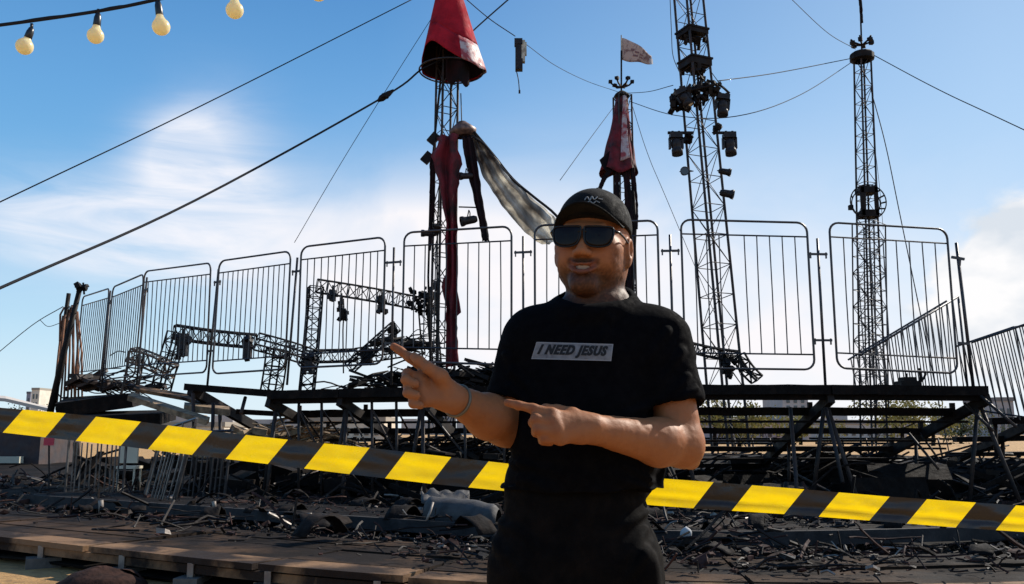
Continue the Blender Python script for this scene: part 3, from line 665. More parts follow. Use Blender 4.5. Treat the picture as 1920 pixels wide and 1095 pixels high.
# mast 4: far right with hoop
Y4 = 30.0
t4 = thing('lattice_mast', P(1640, 850, Y4), 'farthest right lattice mast with a round hoop and a spiked top', 'mast', 'tall lattice masts of the tent')
b = MB(); b.truss(P(1640, 860, Y4), P(1617, 105, Y4), .60, 24, .036, .014, w1=.40, roll=.25); b.build('truss', 'steel', t4)
b = MB(); b.truss(P(1634, 770, Y4 - .3), P(1629, 420, Y4 - .3), .78, 11, .026, .013, roll=.7); b.build('sleeve_truss', 'steel', t4)
b = MB(); b.lathe([(.26, -.22), (.42, -.15), (.42, .05), (.34, .12), (.12, .2)], P(1616, 105, Y4), (0, 0, 1), 12)
q0 = P(1616, 80, Y4)
for a in range(0, 360, 60):
    d_ = Vector((math.cos(R(a)), math.sin(R(a)), 0)); b.tube([q0 - Vector((0, 0, .1)), q0 + d_ * .26, q0 + d_ * .40 + Vector((0, 0, .12))], .035, 5); b.box(q0 + d_ * .34, (.14, .14, .12), R(a))
b.tube([P(1616, 100, Y4), P(1614, 40, Y4), P(1612, -40, Y4)], [.03, .03, .02], 6); b.build('finial', 'steel_dark', t4)
strip('furled_flag', [(1610, -8), (1612, 25), (1615, 43)], [(1615, -10), (1617, 25), (1618, 43)], Y4, 'lining', 'dark furled flag limp on the spike of the far right mast', 'flag', nu=4, wav=.2, seed=21, solid=.03)
hq = P(1626, 380, Y4 - .1); b = MB(); RH = .62
for rr in (RH, RH * .80):
    b.tube([hq + Vector((rr * math.cos(a), -.1 if rr == RH else .1, rr * math.sin(a))) for a in [2 * math.pi * k / 32 for k in range(33)]], .022, 5, False)
for k in range(16):
    a = 2 * math.pi * k / 16; d_ = Vector((math.cos(a), 0, math.sin(a))); b.beam(hq + d_ * RH * .8 + Vector((0, .1, 0)), hq + d_ * RH - Vector((0, .1, 0)), .03, .05)
b.box(hq + Vector((-.62, -.1, -.2)), (.14, .14, .16)); b.build('hoop', 'steel_dark', t4)
b = MB(); b.box(hq + Vector((0, 0, .42)), (.56, .5, .22)); b.box(hq + Vector((0, 0, -.42)), (.58, .5, .24)); b.beam(hq + Vector((-.24, -.2, -.5)), hq + Vector((-.24, -.2, .5)), .12, .10, up=Vector((0, 1, 0))); b.beam(hq + Vector((.24, -.2, -.5)), hq + Vector((.24, -.2, .5)), .12, .10, up=Vector((0, 1, 0))); b.build('carriage', 'steel_dark', t4)

# ------------------------------------------------------------------ ropes and guy wires
def rope(pts, r, label, cat='guy wire', group='guy wires and ropes of the tent', m='wire', sag=0, ground=None):
    if ground == 'first':
        d_ = (pts[0] - pts[1]).normalized(); pts = [pts[0] + d_ * (pts[0].z / -d_.z)] + pts
    if ground == 'last':
        d_ = (pts[-1] - pts[-2]).normalized(); pts = pts + [pts[-1] + d_ * (pts[-1].z / -d_.z)]
    b = MB(); b.tube(curve(pts, 30, sag), r * .72, 5); return tag(b.build('guy_wire' if cat == 'guy wire' else 'rope', m, smooth=True), label, cat, group)
rope([P(-30, 393, 16), P(380, 197, 19), P(790, -10, 22)], .019, 'upper long guy wire crossing the left half of the sky', ground='first')
rope([P(-30, 553, 13), P(365, 376, 17), P(720, 181, 21), P(790, 130, 22.0)], .036, 'thick lower guy rope running up left to the red cone hoop', 'rope', ground='first')
rope([P(790, 130, 22), P(850, 98, 22.3), P(890, 55, 23.2), P(975, -20, 24)], .03, 'thick rope leaving the red cone up to the right', 'rope')
b = MB(); b.tube([P(708, 190, 20.9), P(716, 184, 20.9), P(728, 176, 21.0), P(738, 169, 21.05)], [.03, .09, .075, .03], 8); b.box(P(722, 180, 20.85), (.16, .1, .1), .6); tag(b.build('rope_clamp', 'steel_dark', smooth=True), 'dark lump clamped on the thick guy rope left of the red cone', 'clamp')
rope([P(552, 455, 24), P(640, 305, 24), P(742, 140, 24), P(812, 30, 24)], .013, 'thin slack wire rising from the fence to the red cone')
rope([P(862, -12, 23), P(916, 34, 23), P(966, 68, 23)], .02, 'short wire from the red cone down to the hanging dark lamp')
rope([P(985, 82, 23), P(1040, 122, 26), P(1100, 152, 29), P(1158, 172, 31)], .013, 'thin wire from the hanging dark lamp to the flag mast')
rope([P(1160, 188, 31), P(1110, 255, 28), P(1050, 338, 25)], .014, 'thin wire slanting down left from the flag mast')
rope([P(1183, 190, 31), P(1215, 290, 31), P(1262, 402, 31)], .016, 'thin wire slanting down right from the flag mast', ground='last')
rope([P(1168, 175, 31), P(1215, 172, 28), P(1262, 160, 22)], .016, 'short wire from the flag mast to the leaning lamp mast')
rope([P(1345, 152, 22), P(1460, 136, 26), P(1604, 108, 30)], .02, 'upper wire between the leaning lamp mast and the far right mast')
rope([P(1180, 190, 31), P(1265, 216, 26), P(1380, 218, 23), P(1500, 178, 26), P(1604, 112, 30)], .018, 'sagging wire looping between the flag mast and the far right mast')
rope([P(1604, 92, 30), P(1550, 60, 28), P(1470, -15, 26)], .016, 'thin wire rising left from the top of the far right mast')
rope([P(1632, 100, 30), P(1760, 168, 27), P(1930, 248, 24)], .022, 'long wire falling right from the top of the far right mast', ground='last')
rope([P(1632, 165, 30), P(1660, 270, 29), P(1692, 425, 28)], .024, 'heavier stay slanting down just right of the far right mast', ground='last')
rope([P(1636, 240, 30), P(1648, 340, 29.5), P(1656, 430, 29)], .012, 'faint stay close beside the far right mast')
rope([P(1256, -10, 21), P(1259, 60, 21), P(1262, 105, 21), P(1276, 140, 21.2)], .014, 'loose cable dangling left of the leaning lamp mast')
rope([P(1330, 130, 21.3), P(1346, 152, 21.2), P(1362, 172, 21.1)], .014, 'short tether from the rigging cluster to the high right stage lamp')
rope([P(-20, 675, 26), P(60, 610, 24), P(118, 575, 22)], .016, 'thin wire going down left from the leaning end poles')
rope([P(75, 600, 23.4), P(90, 612, 23), P(112, 606, 22.4)], .012, 'small slack loop on the wire at the left end')
t = thing('hanging_lamp', P(975, 100, 23), 'dark lamp with a pale side hanging alone on a wire in the sky', 'lamp')
b = MB(); b.box(P(972, 103, 23), (.17, .2, .82)); b.box(P(972, 80, 23), (.22, .24, .16)); b.box(P(973, 122, 23), (.20, .22, .30)); b.build('housing', 'lamp', t)
b = MB(); b.box(P(981, 97, 23), (.10, .16, .62)); b.box(P(984, 92, 23), (.10, .12, .36)); b.build('side_panel', mat('pale_panel', (.62, .62, .50), .6, 0, (.25, .22, .16), 7), t)
b = MB(); b.tube(curve([P(968, 132, 23), P(972, 150, 23), P(974, 172, 23)], 8), .014, 5); b.box(P(974, 172, 23), (.05, .05, .09)); b.build('tail_cable', 'lamp', t)

# ------------------------------------------------------------------ leaning rusty end on the left
t = thing('leaning_pole', P(95, 800, 21.5), 'black pole with a knotted head leaning right at the far left end', 'pole')
b = MB(); b.tube([P(88, 800, 21.5), P(118, 668, 21.5), P(150, 540, 21.4)], [.085, .075, .06], 8); b.build('pole', 'steel_dark', t, True)
b = MB(); box_clutter(b, P(152, 541, 21.4), (.10, .06, .07), 9, 3); b.tube([P(144, 548, 21.4), P(162, 536, 21.4)], .03, 5); b.tube([P(156, 530, 21.4), P(158, 552, 21.4)], .025, 5); b.build('knot', 'steel_dark', t)
rod('leaning_pole', [P(112, 700, 21.8), P(122, 600, 21.8), P(129, 550, 21.8)], .05, 'short dark pole just left of the pole with the knotted head', 'pole', 'steel_dark')
t = thing('rusty_fence', P(120, 790, 22), 'rusty orange railing panels folded edge-on at the far left end', 'fence')
b = MB()
for k in range(9):
    x0 = 100 + k * 7; x1 = 118 + k * 3.4
    b.tube([P(x0 - 2, 770 - k * 1.5, 21.8 + .05 * k), P((x0 + x1) / 2 + rnd.uniform(-3, 3), 660, 21.9), P(x1, 572 + abs(k - 5) * 4, 22)], .024, 5)
b.build('bars', 'rust', t)
b = MB(); b.tube([P(112, 640, 21.9), P(113, 590, 21.9), P(120, 577, 21.9), P(142, 572, 21.9), P(146, 640, 21.9), P(140, 765, 21.8)], .026, 5); b.tube([P(104, 760, 21.7), P(122, 590, 21.7)], .03, 5); b.build('frame', 'rust', t)

# ------------------------------------------------------------------ fallen trusses inside the ring
M['scorch'] = mat('scorched_truss', (.03, .028, .028), .7, .1, (.14, .075, .04), 1.6, .2, 30, vamt=(.45, .62))
def wreck(name, segs, label, extras=(), wdt=.34, seed=1, m='steel_dark', cat='truss'):
    t = thing(name, P(*segs[0][0]), label, cat, 'fallen trusses of the burnt tent')
    for k, (a, c, n) in enumerate(segs):
        A, B = P(*a), P(*c); sg = rnd.uniform(-.035, .035)
        b = MB(); b.truss(A, B, wdt, n, .026, .013, roll=.2 + k, sag=lambda t_, s_=sg: Vector((s_ * math.sin(3 * t_), 0, s_ * math.sin(math.pi * t_))))
        b.build('truss_leg' if abs((B - A).z) > abs((B - A).x) else 'truss_beam', m, t)
    for k, (px, py, Y, dz, w_) in enumerate(extras):
        b = MB(); c = P(px, py, Y); b.box(c - Vector((0, 0, dz * .45)), (w_, w_, dz)); box_clutter(b, c - Vector((0, 0, dz * .5)), (w_ * .6, w_ * .5, dz * .5), 8, seed * 10 + k); b.tube([c, c + Vector((0, 0, .15))], .03, 5)
        b.build('hung_lamp', 'lamp', t)
wreck('fallen_truss', [((594, 536, 24), (800, 572, 25), 11), ((592, 538, 24), (574, 742, 24), 10), ((800, 560, 25), (812, 700, 25), 6)], 'upper fallen truss arch reaching from its left leg to the maroon strip',
      ((624, 545, 24, .30, .16), (716, 556, 24.5, .42, .18), (640, 560, 24.2, .62, .08)), .36, 1)
b = MB(); box_clutter(b, P(796, 565, 24.9), (.45, .3, .32), 46, 31); box_clutter(b, P(810, 548, 24.9), (.2, .2, .2), 14, 32); tag(b.build('burnt_clump', 'steel_dark'), 'black clump of burnt fittings at the right end of the upper fallen truss', 'wreckage')
rod('dangling_cable', curve([P(644, 560, 24), P(645, 590, 24), P(643, 620, 24), P(644, 700, 24)], 10), .02, 'cable dangling from the upper fallen truss', 'cable')
b = MB(); box_clutter(b, P(644, 590, 24), (.08, .08, .14), 9, 33); tag(b.build('burnt_clump', 'steel_dark'), 'small burnt clump on the cable under the upper fallen truss', 'wreckage')
wreck('fallen_truss', [((326, 622, 22), (480, 640, 22.5), 9), ((480, 640, 22.5), (598, 676, 23), 7), ((332, 624, 22), (300, 738, 22), 6)], 'long low fallen truss arch on the left with a dark lamp at its corner',
      ((344, 628, 21.8, .55, .22), (466, 636, 22.3, .52, .17), (580, 668, 22.8, .40, .2)), .33, 2)
wreck('fallen_truss', [((246, 664, 21), (325, 698, 21), 5), ((256, 660, 21), (240, 742, 21), 5)], 'small leaning truss corner, leftmost of the fallen trusses', (), .32, 3, 'scorch')
wreck('fallen_truss', [((590, 668, 26), (668, 666, 26), 5), ((668, 668, 26), (795, 648, 26), 7)], 'low fallen truss running behind the man\'s pointing fingertip', ((688, 655, 25.8, .4, .3),), .34, 4)
wreck('fallen_truss', [((655, 690, 25), (742, 612, 25.5), 7)], 'short truss piece sticking up left above the wreck heap', ((738, 612, 25.5, .3, .14),), .28, 5)
wreck('fallen_truss', [((520, 655, 23), (508, 738, 23), 5)], 'short upright truss stump between the two fallen arches', (), .40, 6)
wreck('fallen_truss', [((1290, 650, 19), (1385, 668, 19), 6), ((1385, 668, 19), (1420, 712, 19), 3)], 'bent thin truss lying across the foot of the leaning lamp mast', (), .20, 7)
b = MB(); box_clutter(b, P(1368, 685, 19), (.14, .12, .22), 22, 44); tag(b.build('burnt_clump', 'steel_dark'), 'tangled black clump at the foot of the leaning lamp mast', 'wreckage')
b = MB(); b.box(P(1702, 722, 15), (.34, .3, .13)); b.box(P(1702, 713, 15), (.22, .2, .10)); b.tube([P(1700, 712, 15), P(1700, 700, 15)], .02, 5); b.tube(curve([P(1716, 720, 15), P(1726, 712, 15), P(1724, 690, 15)], 6), .025, 5); b.tube(curve([P(1712, 722, 15), P(1728, 714, 15), P(1736, 700, 15)], 6), .02, 5)
tag(b.build('burnt_fixture', 'steel_dark'), 'small black burnt fixture standing on the top bench near its right end', 'wreckage')
# wreck heap on the middle benches
def heap(cpx, cpy, Y, sx, sz, n, label, seed, m='steel_dark', rr=(.012, .03)):
    q = random.Random(seed); b = MB(); c = P(cpx, cpy, Y)
    for k in range(n):
        x = q.gauss(0, .45) * sx; z = -sz / 2 + abs(q.gauss(0, .5)) * sz * max(.1, 1 - abs(x) / sx)
        p0 = c + Vector((x, q.uniform(-.5, .5), z)); a = q.uniform(-.7, .7); L = q.uniform(.3, 1.2)
        p1 = p0 + Vector((L * math.cos(a), q.uniform(-.3, .3), L * math.sin(a) * .6)); mid = p0.lerp(p1, .5) + Vector((0, 0, q.uniform(-.12, .15)))
        b.tube(curve([p0, mid, p1], 6), q.uniform(*rr), 4)
    for k in range(n // 2):
        x = q.gauss(0, .4) * sx; b.box(c + Vector((x, q.uniform(-.4, .4), -sz * .45 + abs(q.gauss(0, .3)) * sz)), (q.uniform(.2, .9), q.uniform(.1, .5), q.uniform(.02, .12)), rot=Matrix.Rotation(q.uniform(-.5, .5), 3, 'Y') @ Matrix.Rotation(q.uniform(0, 3), 3, 'Z'))
    return tag(b.build('wreck_heap', m), label, 'wreckage', 'heaps of burnt wreckage')
heap(770, 700, 22, 2.0, .75, 110, 'dark wreck heap behind the top bench, under the pointing hand', 51)
heap(900, 700, 22, 1.0, .55, 60, 'smaller wreck heap between the maroon strip and the man', 52)
heap(760, 640, 24, .8, .45, 30, 'spiky black debris poking up over the pointing fingertip', 53, rr=(.01, .022))
heap(190, 712, 22, 1.2, .5, 40, 'low debris between the leaning end poles and the small truss corner', 54, 'steel', (.012, .02))
heap(720, 852, 16, 1.6, .25, 80, 'tangle of burnt seat frames below the long top bench', 55)
heap(850, 850, 16, 1.2, .3, 70, 'tangle of burnt seat frames below the raised hand of the man', 56)
heap(470, 815, 17, 1.6, .35, 90, 'pale scorched tangle below the detached bench tier on the left', 57, 'grey_plank', (.012, .025))
heap(1560, 868, 17, 2.0, .3, 80, 'burnt tangle beneath the benches right of the dark raked support', 58)
heap(1820, 880, 17, 1.6, .3, 80, 'burnt tangle beneath the benches at the far right', 59)
heap(1400, 880, 18, 1.6, .3, 60, 'burnt tangle beneath the benches beside the elbow of the man', 60)

# fallen crowd barrier seen under the tape on the left
def barrier(c0, c1, z0a, z0b, h, n, label, m='rail', lean=0.0):
    A, B = Vector(c0), Vector(c1); t = thing('crowd_barrier', A.lerp(B, .5), label, 'barrier', 'crowd barriers fallen under the seating')
    b = MB(); up = Vector((lean, -.1, 1)).normalized() * h
    b.tube([A, B], .022, 5); b.tube([A + up, B + up], .022, 5); b.tube([A, A + up], .022, 5); b.tube([B, B + up], .022, 5); b.build('frame', m, t)
    b = MB()
    for k in range(1, n):
        p = A.lerp(B, k / n) + Vector((rnd.uniform(-.02, .02), 0, 0)); b.tube([p, p + up * rnd.uniform(.85, 1.0)], .013, 4)
    b.build('bars', m, t)
M['galv'] = mat('galvanised', (.22, .21, .20), .45, .5, (.05, .045, .045), 3.0, vamt=(.35, .6))
barrier(P(262, 962, 13.4), P(325, 950, 12.6), 0, 0, 1.25, 9, 'fallen pale-edged crowd barrier under the third yellow tape stripe', 'galv', .25)
barrier(P(120, 948, 15), P(228, 950, 14.4), 0, 0, 1.15, 12, 'dark crowd barrier standing under the second yellow tape stripe', 'galv', .05)
barrier(P(330, 940, 14), P(420, 935, 14), 0, 0, 1.05, 9, 'dark crowd barrier under the fourth yellow tape stripe', 'rail', .1)

# ------------------------------------------------------------------ ring path of boards in the foreground
def path_pt(s, off, z):
    """s runs along the boards from left (0) to right (1); off = metres away from the front edge"""
    pts = [Vector((-9.0, 10.9, 0)), Vector((-4.95, 8.45, 0)), Vector((-2.0, 6.95, 0)), Vector((-.2, 6.25, 0)), Vector((1.6, 5.95, 0)), Vector((3.6, 6.05, 0)), Vector((7.5, 6.9, 0))]
    c = path_pt.c; i = min(int(s * (len(c) - 1)), len(c) - 2); f = s * (len(c) - 1) - i
    p = c[i].lerp(c[i + 1], f); d = (c[i + 1] - c[i]).normalized()
    return p + Vector((-d.y, d.x, 0)) * off + Vector((0, 0, z))
path_pt.c = PATH
t = thing('board_walkway', path_pt(.5, 0, 0), 'scorched board walkway raised on concrete blocks along the bottom of the picture', 'walkway')
for row in range(5):
    b = MB(); n = 9
    for k in range(n):
        s0 = k / n + .002; s1 = (k + 1) / n - .002; o = row * .34
        dz = rnd.uniform(-.012, .012); q_ = 8
        for j in range(q_):
            a0 = s0 + (s1 - s0) * j / q_; a1 = s0 + (s1 - s0) * (j + 1) / q_
            v = [path_pt(a0, o, .25 + dz), path_pt(a1, o, .25 + dz), path_pt(a1, o + .325, .25 + dz), path_pt(a0, o + .325, .25 + dz)]
            lo = [p - Vector((0, 0, .05)) for p in v]
            fs = [(0, 1, 2, 3), (7, 6, 5, 4), (0, 4, 5, 1), (2, 6, 7, 3)] + ([(3, 7, 4, 0)] if j == 0 else []) + ([(1, 5, 6, 2)] if j == q_ - 1 else [])
            b.add(v + lo, fs)
    b.build('board', 'plank' if row == 0 else 'board', t)
b = MB()
for j in range(60): b.beam(path_pt(j / 60, .05, .16), path_pt((j + 1) / 60, .05, .16), .05, .07)
b.build('edge_beam', 'plank', t)
for k, s_ in enumerate((.14, .19, .245, .29, .34, .42, .50, .58, .66, .74)):
    b = MB(); p = path_pt(s_, .06, 0); b.box(p + Vector((0, 0, .04)), (.30, .20, .12), .5 * k); b.build('concrete_block', 'concrete', t)
    b = MB(); b.box(p + Vector((0, -.05, .15)), (.05, .05, .12)); b.build('stub_leg', 'bit_pale', t)
b = MB(); mc = P(190, 1100, 7.6)
b.grid(lambda u, v: Vector((mc.x + .36 * math.cos(6.2832 * u) * math.sin(1.57 * v) * (1 + .15 * nz(u * 5, v * 3)), mc.y + .3 * math.sin(6.2832 * u) * math.sin(1.57 * v), .0 + .16 * math.cos(1.57 * v) * (1 + .2 * nz(u * 4, v * 4, 2)))), 30, 10)
tag(b.build('sand_bag', mat('burnt_sack', (.05, .025, .018), .9, 0, (.02, .012, .01), 9, .5, 25, spec=.1), smooth=True), 'dark burnt sack lying on the sandy ground at the bottom left', 'sack')
# second, darker step of boards behind
t = thing('board_walkway', path_pt(.5, 3, 0), 'charred rear board walkway right behind the front one', 'walkway')
for row in range(3):
    b = MB()
    for j in range(60):
        if row == 2 and 24 < j: continue
        b.beam(path_pt(j / 60, 3.0 + row * .36, .30), path_pt((j + 1) / 60, 3.0 + row * .36, .30), .34, .05)
    b.build('board', 'char', t)
b = MB()
for j in range(60): b.beam(path_pt(j / 60, 2.80, .27), path_pt((j + 1) / 60, 2.80, .27), .05, .13)
b.build('edge_beam', mat('grey_burnt_edge', (.035, .030, .029), .9, 0, (.012, .011, .011), 3.0, .4, 25), t)

# debris on and behind the walkway (nobody could count it)
q = random.Random(99); b = MB()
def scrap(p, s, mi):
    r_ = Matrix.Rotation(q.uniform(0, 6.3), 3, 'Z') @ Matrix.Rotation(q.uniform(-.7, .7), 3, 'X')
    if q.random() < .45:
        L = s * q.uniform(2, 6); d_ = Vector((q.uniform(-1, 1), q.uniform(-1, 1), q.uniform(-.15, .5))).normalized()
        b.tube(curve([p, p + d_ * L * .5 + Vector((0, 0, q.uniform(-.2, .3) * s * 2)), p + d_ * L], 4), s * .12 + .003, 4, True, mi)
    else:
        n = q.randint(4, 6); vs = []
        for z_ in (0, 1):
            for k in range(n):
                a = 2 * math.pi * k / n; vs.append(p + r_ @ Vector((math.cos(a) * s * q.uniform(.5, 1), math.sin(a) * s * q.uniform(.3, .8), z_ * s * q.uniform(.2, .5))))
        b.add(vs, [tuple(range(n))[::-1], tuple(range(n, 2 * n))] + [(k, (k + 1) % n, n + (k + 1) % n, n + k) for k in range(n)], mi)
def pick(): 
    x = q.random(); return 0 if x < .66 else (1 if x < .972 else 2)
for _ in range(3300):
    s_ = q.random(); o = q.uniform(.25, 4.2) if q.random() < .7 else q.uniform(.9, 2.6)
    if s_ < .40 and o < 1.2 and q.random() < .85: continue
    z = .30 if o < 1.7 or o > 2.8 else .13
    scrap(path_pt(s_, o, z + q.uniform(0, .05)), q.uniform(.012, .05) if q.random() < .9 else q.uniform(.05, .11), pick())
for k_ in range(70):            # burnt cables snaking through the scraps
    p = path_pt(q.uniform(.15, .9), q.uniform(.8, 4.4), .32); a_ = q.uniform(0, 6.3); pts = [p]
    for j in range(q.randint(4, 8)):
        a_ += q.uniform(-.9, .9); p = p + Vector((math.cos(a_) * .16, math.sin(a_) * .10, q.uniform(-.02, .03))); p.z = max(p.z, .29); pts.append(p)
    b.tube(curve(pts, 24), q.uniform(.006, .014), 5, True, q.choice((0, 0, 1)))
for _ in range(3000):
    th = q.uniform(-1.15, 1.15); r_ = q.uniform(RAD - 5.5, RAD + 4.2); x = CX + r_ * math.sin(th); y = CY - r_ * math.cos(th)
    scrap(Vector((x, y, .1 + q.uniform(0, .12))), q.uniform(.03, .16), pick())
tag(b.build('debris', ['steel_dark', 'bit_brown', 'bit_pale'], loc=(0, 8, 0)), 'burnt scraps, twisted wire and ash lying over the boards and ground', 'debris', kind='stuff')
q = random.Random(5); b = MB()
for k in range(420):           # charred mounds, beams and seat frames under the seating, too mixed to count
    th = q.uniform(-1.1, 1.0); r_ = q.uniform(RAD - 3.8, RAD + 1.2); c = Vector((CX + r_ * math.sin(th), CY - r_ * math.cos(th), .12))
    L = q.uniform(.5, 2.0); a = q.uniform(0, 3.14); d_ = Vector((math.cos(a), math.sin(a) * .5, q.uniform(0, .45)))
    if q.random() < .5: b.beam(c, c + d_ * L, q.uniform(.03, .14), q.uniform(.03, .10))
    else: b.tube(curve([c, c + d_ * L * .5 + Vector((0, 0, q.uniform(0, .3))), c + d_ * L], 5), q.uniform(.012, .03), 5)
for k in range(150):
    th = q.uniform(-1.1, 1.0); r_ = q.uniform(RAD - 3.5, RAD - .2); c = Vector((CX + r_ * math.sin(th), CY - r_ * math.cos(th), .1))
    b.box(c + Vector((0, 0, q.uniform(0, .3))), (q.uniform(.4, 1.6), q.uniform(.3, .9), q.uniform(.1, .55)), rot=Matrix.Rotation(q.uniform(0, 3), 3, 'Z') @ Matrix.Rotation(q.uniform(-.5, .5), 3, 'X'))
tag(b.build('charred_rubble', 'char', loc=(0, 12, 0)), 'charred beams, panels and seat remains heaped under the seating', 'rubble', kind='stuff')
# single pieces one can pick out
b = MB()
rl = P(800, 968, 10.2); rr_ = P(935, 985, 9.6)
def roll(u, v):
    c = rl.lerp(rr_, u); a = 2 * math.pi * v; r = .21 * (1 + .12 * nz(u * 4, v * 5, 2)) * (1 - .5 * max(0, abs(u - .5) - .44) / .06 * .6)
    return c + Vector((.03 * math.cos(a), math.cos(a) * r, math.sin(a) * r + .02))
b.grid(roll, 26, 18); tag(b.build('tarp_roll', 'tarp', smooth=True), 'crumpled grey sheet roll lying behind the walkway left of the man', 'tarpaulin')
b = MB(); b.grid(lambda u, v: P(790 + 90 * u, 921 + 22 * v + 4 * nz(u * 5, v * 4), 10.9 - .5 * v) + Vector((0, 0, .05 * nz(u * 7, v * 5, 9))), 16, 8); tag(b.build('tarp_scrap', 'tarp', smooth=True, solid=.02), 'grey crumpled sheet scrap just under the tape, above the sheet roll', 'tarpaulin')
b = MB(); c = P(1286, 1001, 8.2)
b.grid(lambda u, v: c + Vector((math.sin(math.pi * v) * math.cos(6.283 * u), math.sin(math.pi * v) * math.sin(6.283 * u), math.cos(math.pi * v) * 1.1)) * .055 * (1 + .2 * nz(u * 3, v * 3)), 16, 10)
tag(b.build('white_lump', mat('white_plaster', (.38, .38, .38), .8), smooth=True), 'small white lump on the debris just right of the man', 'lump')
rod('bent_strip', curve([P(876, 1022, 8.0), P(882, 1040, 7.9), P(905, 1062, 7.7), P(912, 1090, 7.6)], 14), .02, 'curly pale burnt strip standing up beside the trousers of the man', 'scrap', 'bit_pale')
q = random.Random(12); b = MB()
for k in range(46):             # bent sheet remnants
    s_ = q.uniform(.1, .9); c0_ = path_pt(s_, q.uniform(1.2, 4.6), .32); L = q.uniform(.2, .6); a_ = q.uniform(0, 3.1); cv = q.uniform(.1, .35); w_ = q.uniform(.1, .3)
    b.grid(lambda u, v: c0_ + Vector((math.cos(a_) * (u - .5) * L - math.sin(a_) * (v - .5) * w_, math.sin(a_) * (u - .5) * L + math.cos(a_) * (v - .5) * w_, cv * L * (1 - (2 * u - 1) ** 2) + .04 * nz(u * 4, v * 4, k))), 8, 4)
tag(b.build('sheet_scraps', 'char', smooth=True, solid=.008, loc=(0, 9, 0)), 'bent blackened sheet scraps strewn over the boards', 'scrap', kind='stuff')
for k, (a, c_, r_, lab) in enumerate(((P(800, 975, 9), P(812, 942, 9.1), .013, 'bright bent rod leaning at the left end of the grey sheet roll'), (P(189, 962, 11), P(189, 938, 11), .03, 'short white upright stub below the second tape stripe'),
                            (P(401, 955, 11), P(401, 940, 11), .026, 'short white upright stub below the fourth tape stripe'), (P(581, 990, 10), P(581, 962, 10), .022, 'short white upright stub below the fifth tape stripe'),
                            (P(1612, 1000, 10.5), P(1598, 980, 10.8), .02, 'thin grey prop below the tape at the right'))):
    rod('metal_stub', [a, a.lerp(c_, .5) + Vector((.005, 0, 0)), c_], r_, lab, 'stub', 'bit_pale')

# ------------------------------------------------------------------ background beyond the ring
t = thing('stall_shed', P(20, 850, 34), 'low dark stall with a pale sloping roof at the left edge', 'shed')
a = P(-90, 800, 34); c = P(78, 800, 34); b = MB()
b.box(Vector(((a.x + c.x) / 2, 35.6, 1.0)), ((c.x - a.x), 3.2, 2.0)); b.build('wall', mat('shed_wall', (.035, .03, .035), .8, 0, (.06, .035, .03), 2), t)
b = MB(); b.add([P(-95, 742, 33.6), P(10, 750, 33.6), P(92, 769, 33.6), P(92, 766, 38), P(10, 745, 38), P(-95, 738, 38)], [(0, 1, 2, 3, 4, 5)]); b.build('roof', mat('pale_roof', (.5, .44, .38), .7), t, solid=.12)
b = MB(); b.box(P(5, 862, 33.7), (1.4, .3, .24)); b.build('bench', mat('cream_board', (.45, .42, .33), .7), t)
def building(x0, x1, yt, D, label, colr, win=(3, 5), dz=8, roof=True):
    a = P(x0, 810, D); c = P(x1, 810, D); H = P(x0, yt, D).z
    t = thing('building', Vector(((a.x + c.x) / 2, D, 0)), label, 'building', 'distant buildings beyond the site')
    m = mat('wall_' + str(len(bpy.data.materials)), colr, .8, 0, tuple(k * .8 for k in colr), .5)
    b = MB(); b.box(((a.x + c.x) / 2, D + dz / 2, H / 2), (c.x - a.x, dz, H)); b.build('wall', m, t)
    if roof:
        b = MB(); b.box(((a.x + c.x) / 2, D + dz / 2, H + .3), ((c.x - a.x) * 1.04, dz * 1.04, .6)); b.build('roof', mat('roof_' + str(len(bpy.data.materials)), tuple(k * .45 for k in colr), .8), t)
    nx, nzz = win; ww = (c.x - a.x) / (nx * 2 + 1)
    for i in range(nx):
        for j in range(nzz):
            b = MB(); hh = H / (nzz * 1.7 + 1); b.box((a.x + ww * (1.5 + 2 * i), D - .03, H * (j + .8) / (nzz + .6)), (ww * .9, .1, hh)); b.build('window', 'lens', t)
building(44, 52, 738, 260, 'thin grey distant tower block left of the pale one', (.30, .30, .36), (1, 4))
building(53, 68, 731, 250, 'pale distant tower block with a dark top above the first tape stripe', (.62, .58, .50), (2, 5))
building(1470, 1518, 742, 150, 'grey ribbed building seen between the two upper benches', (.40, .38, .38), (3, 6), 12)
building(1395, 1422, 788, 150, 'grey-green block behind the benches right of the leaning lamp mast', (.26, .28, .28), (3, 2), 12)
building(1340, 1470, 818 - 22, 110, 'low pinkish building behind the benches', (.42, .33, .33), (8, 1), 10)
building(1560, 1700, 795, 130, 'low pale long building behind the right benches', (.52, .46, .42), (9, 1), 10)
building(1872, 1905, 752, 140, 'grey house with a rooftop box at the far right horizon', (.34, .33, .34), (2, 2), 10)
building(560, 720, 790, 120, 'low pale warehouse seen under the long top bench', (.60, .52, .42), (8, 1), 12)
building(300, 420, 800, 115, 'low cream warehouse behind the fallen planks', (.62, .55, .45), (6, 1), 12)
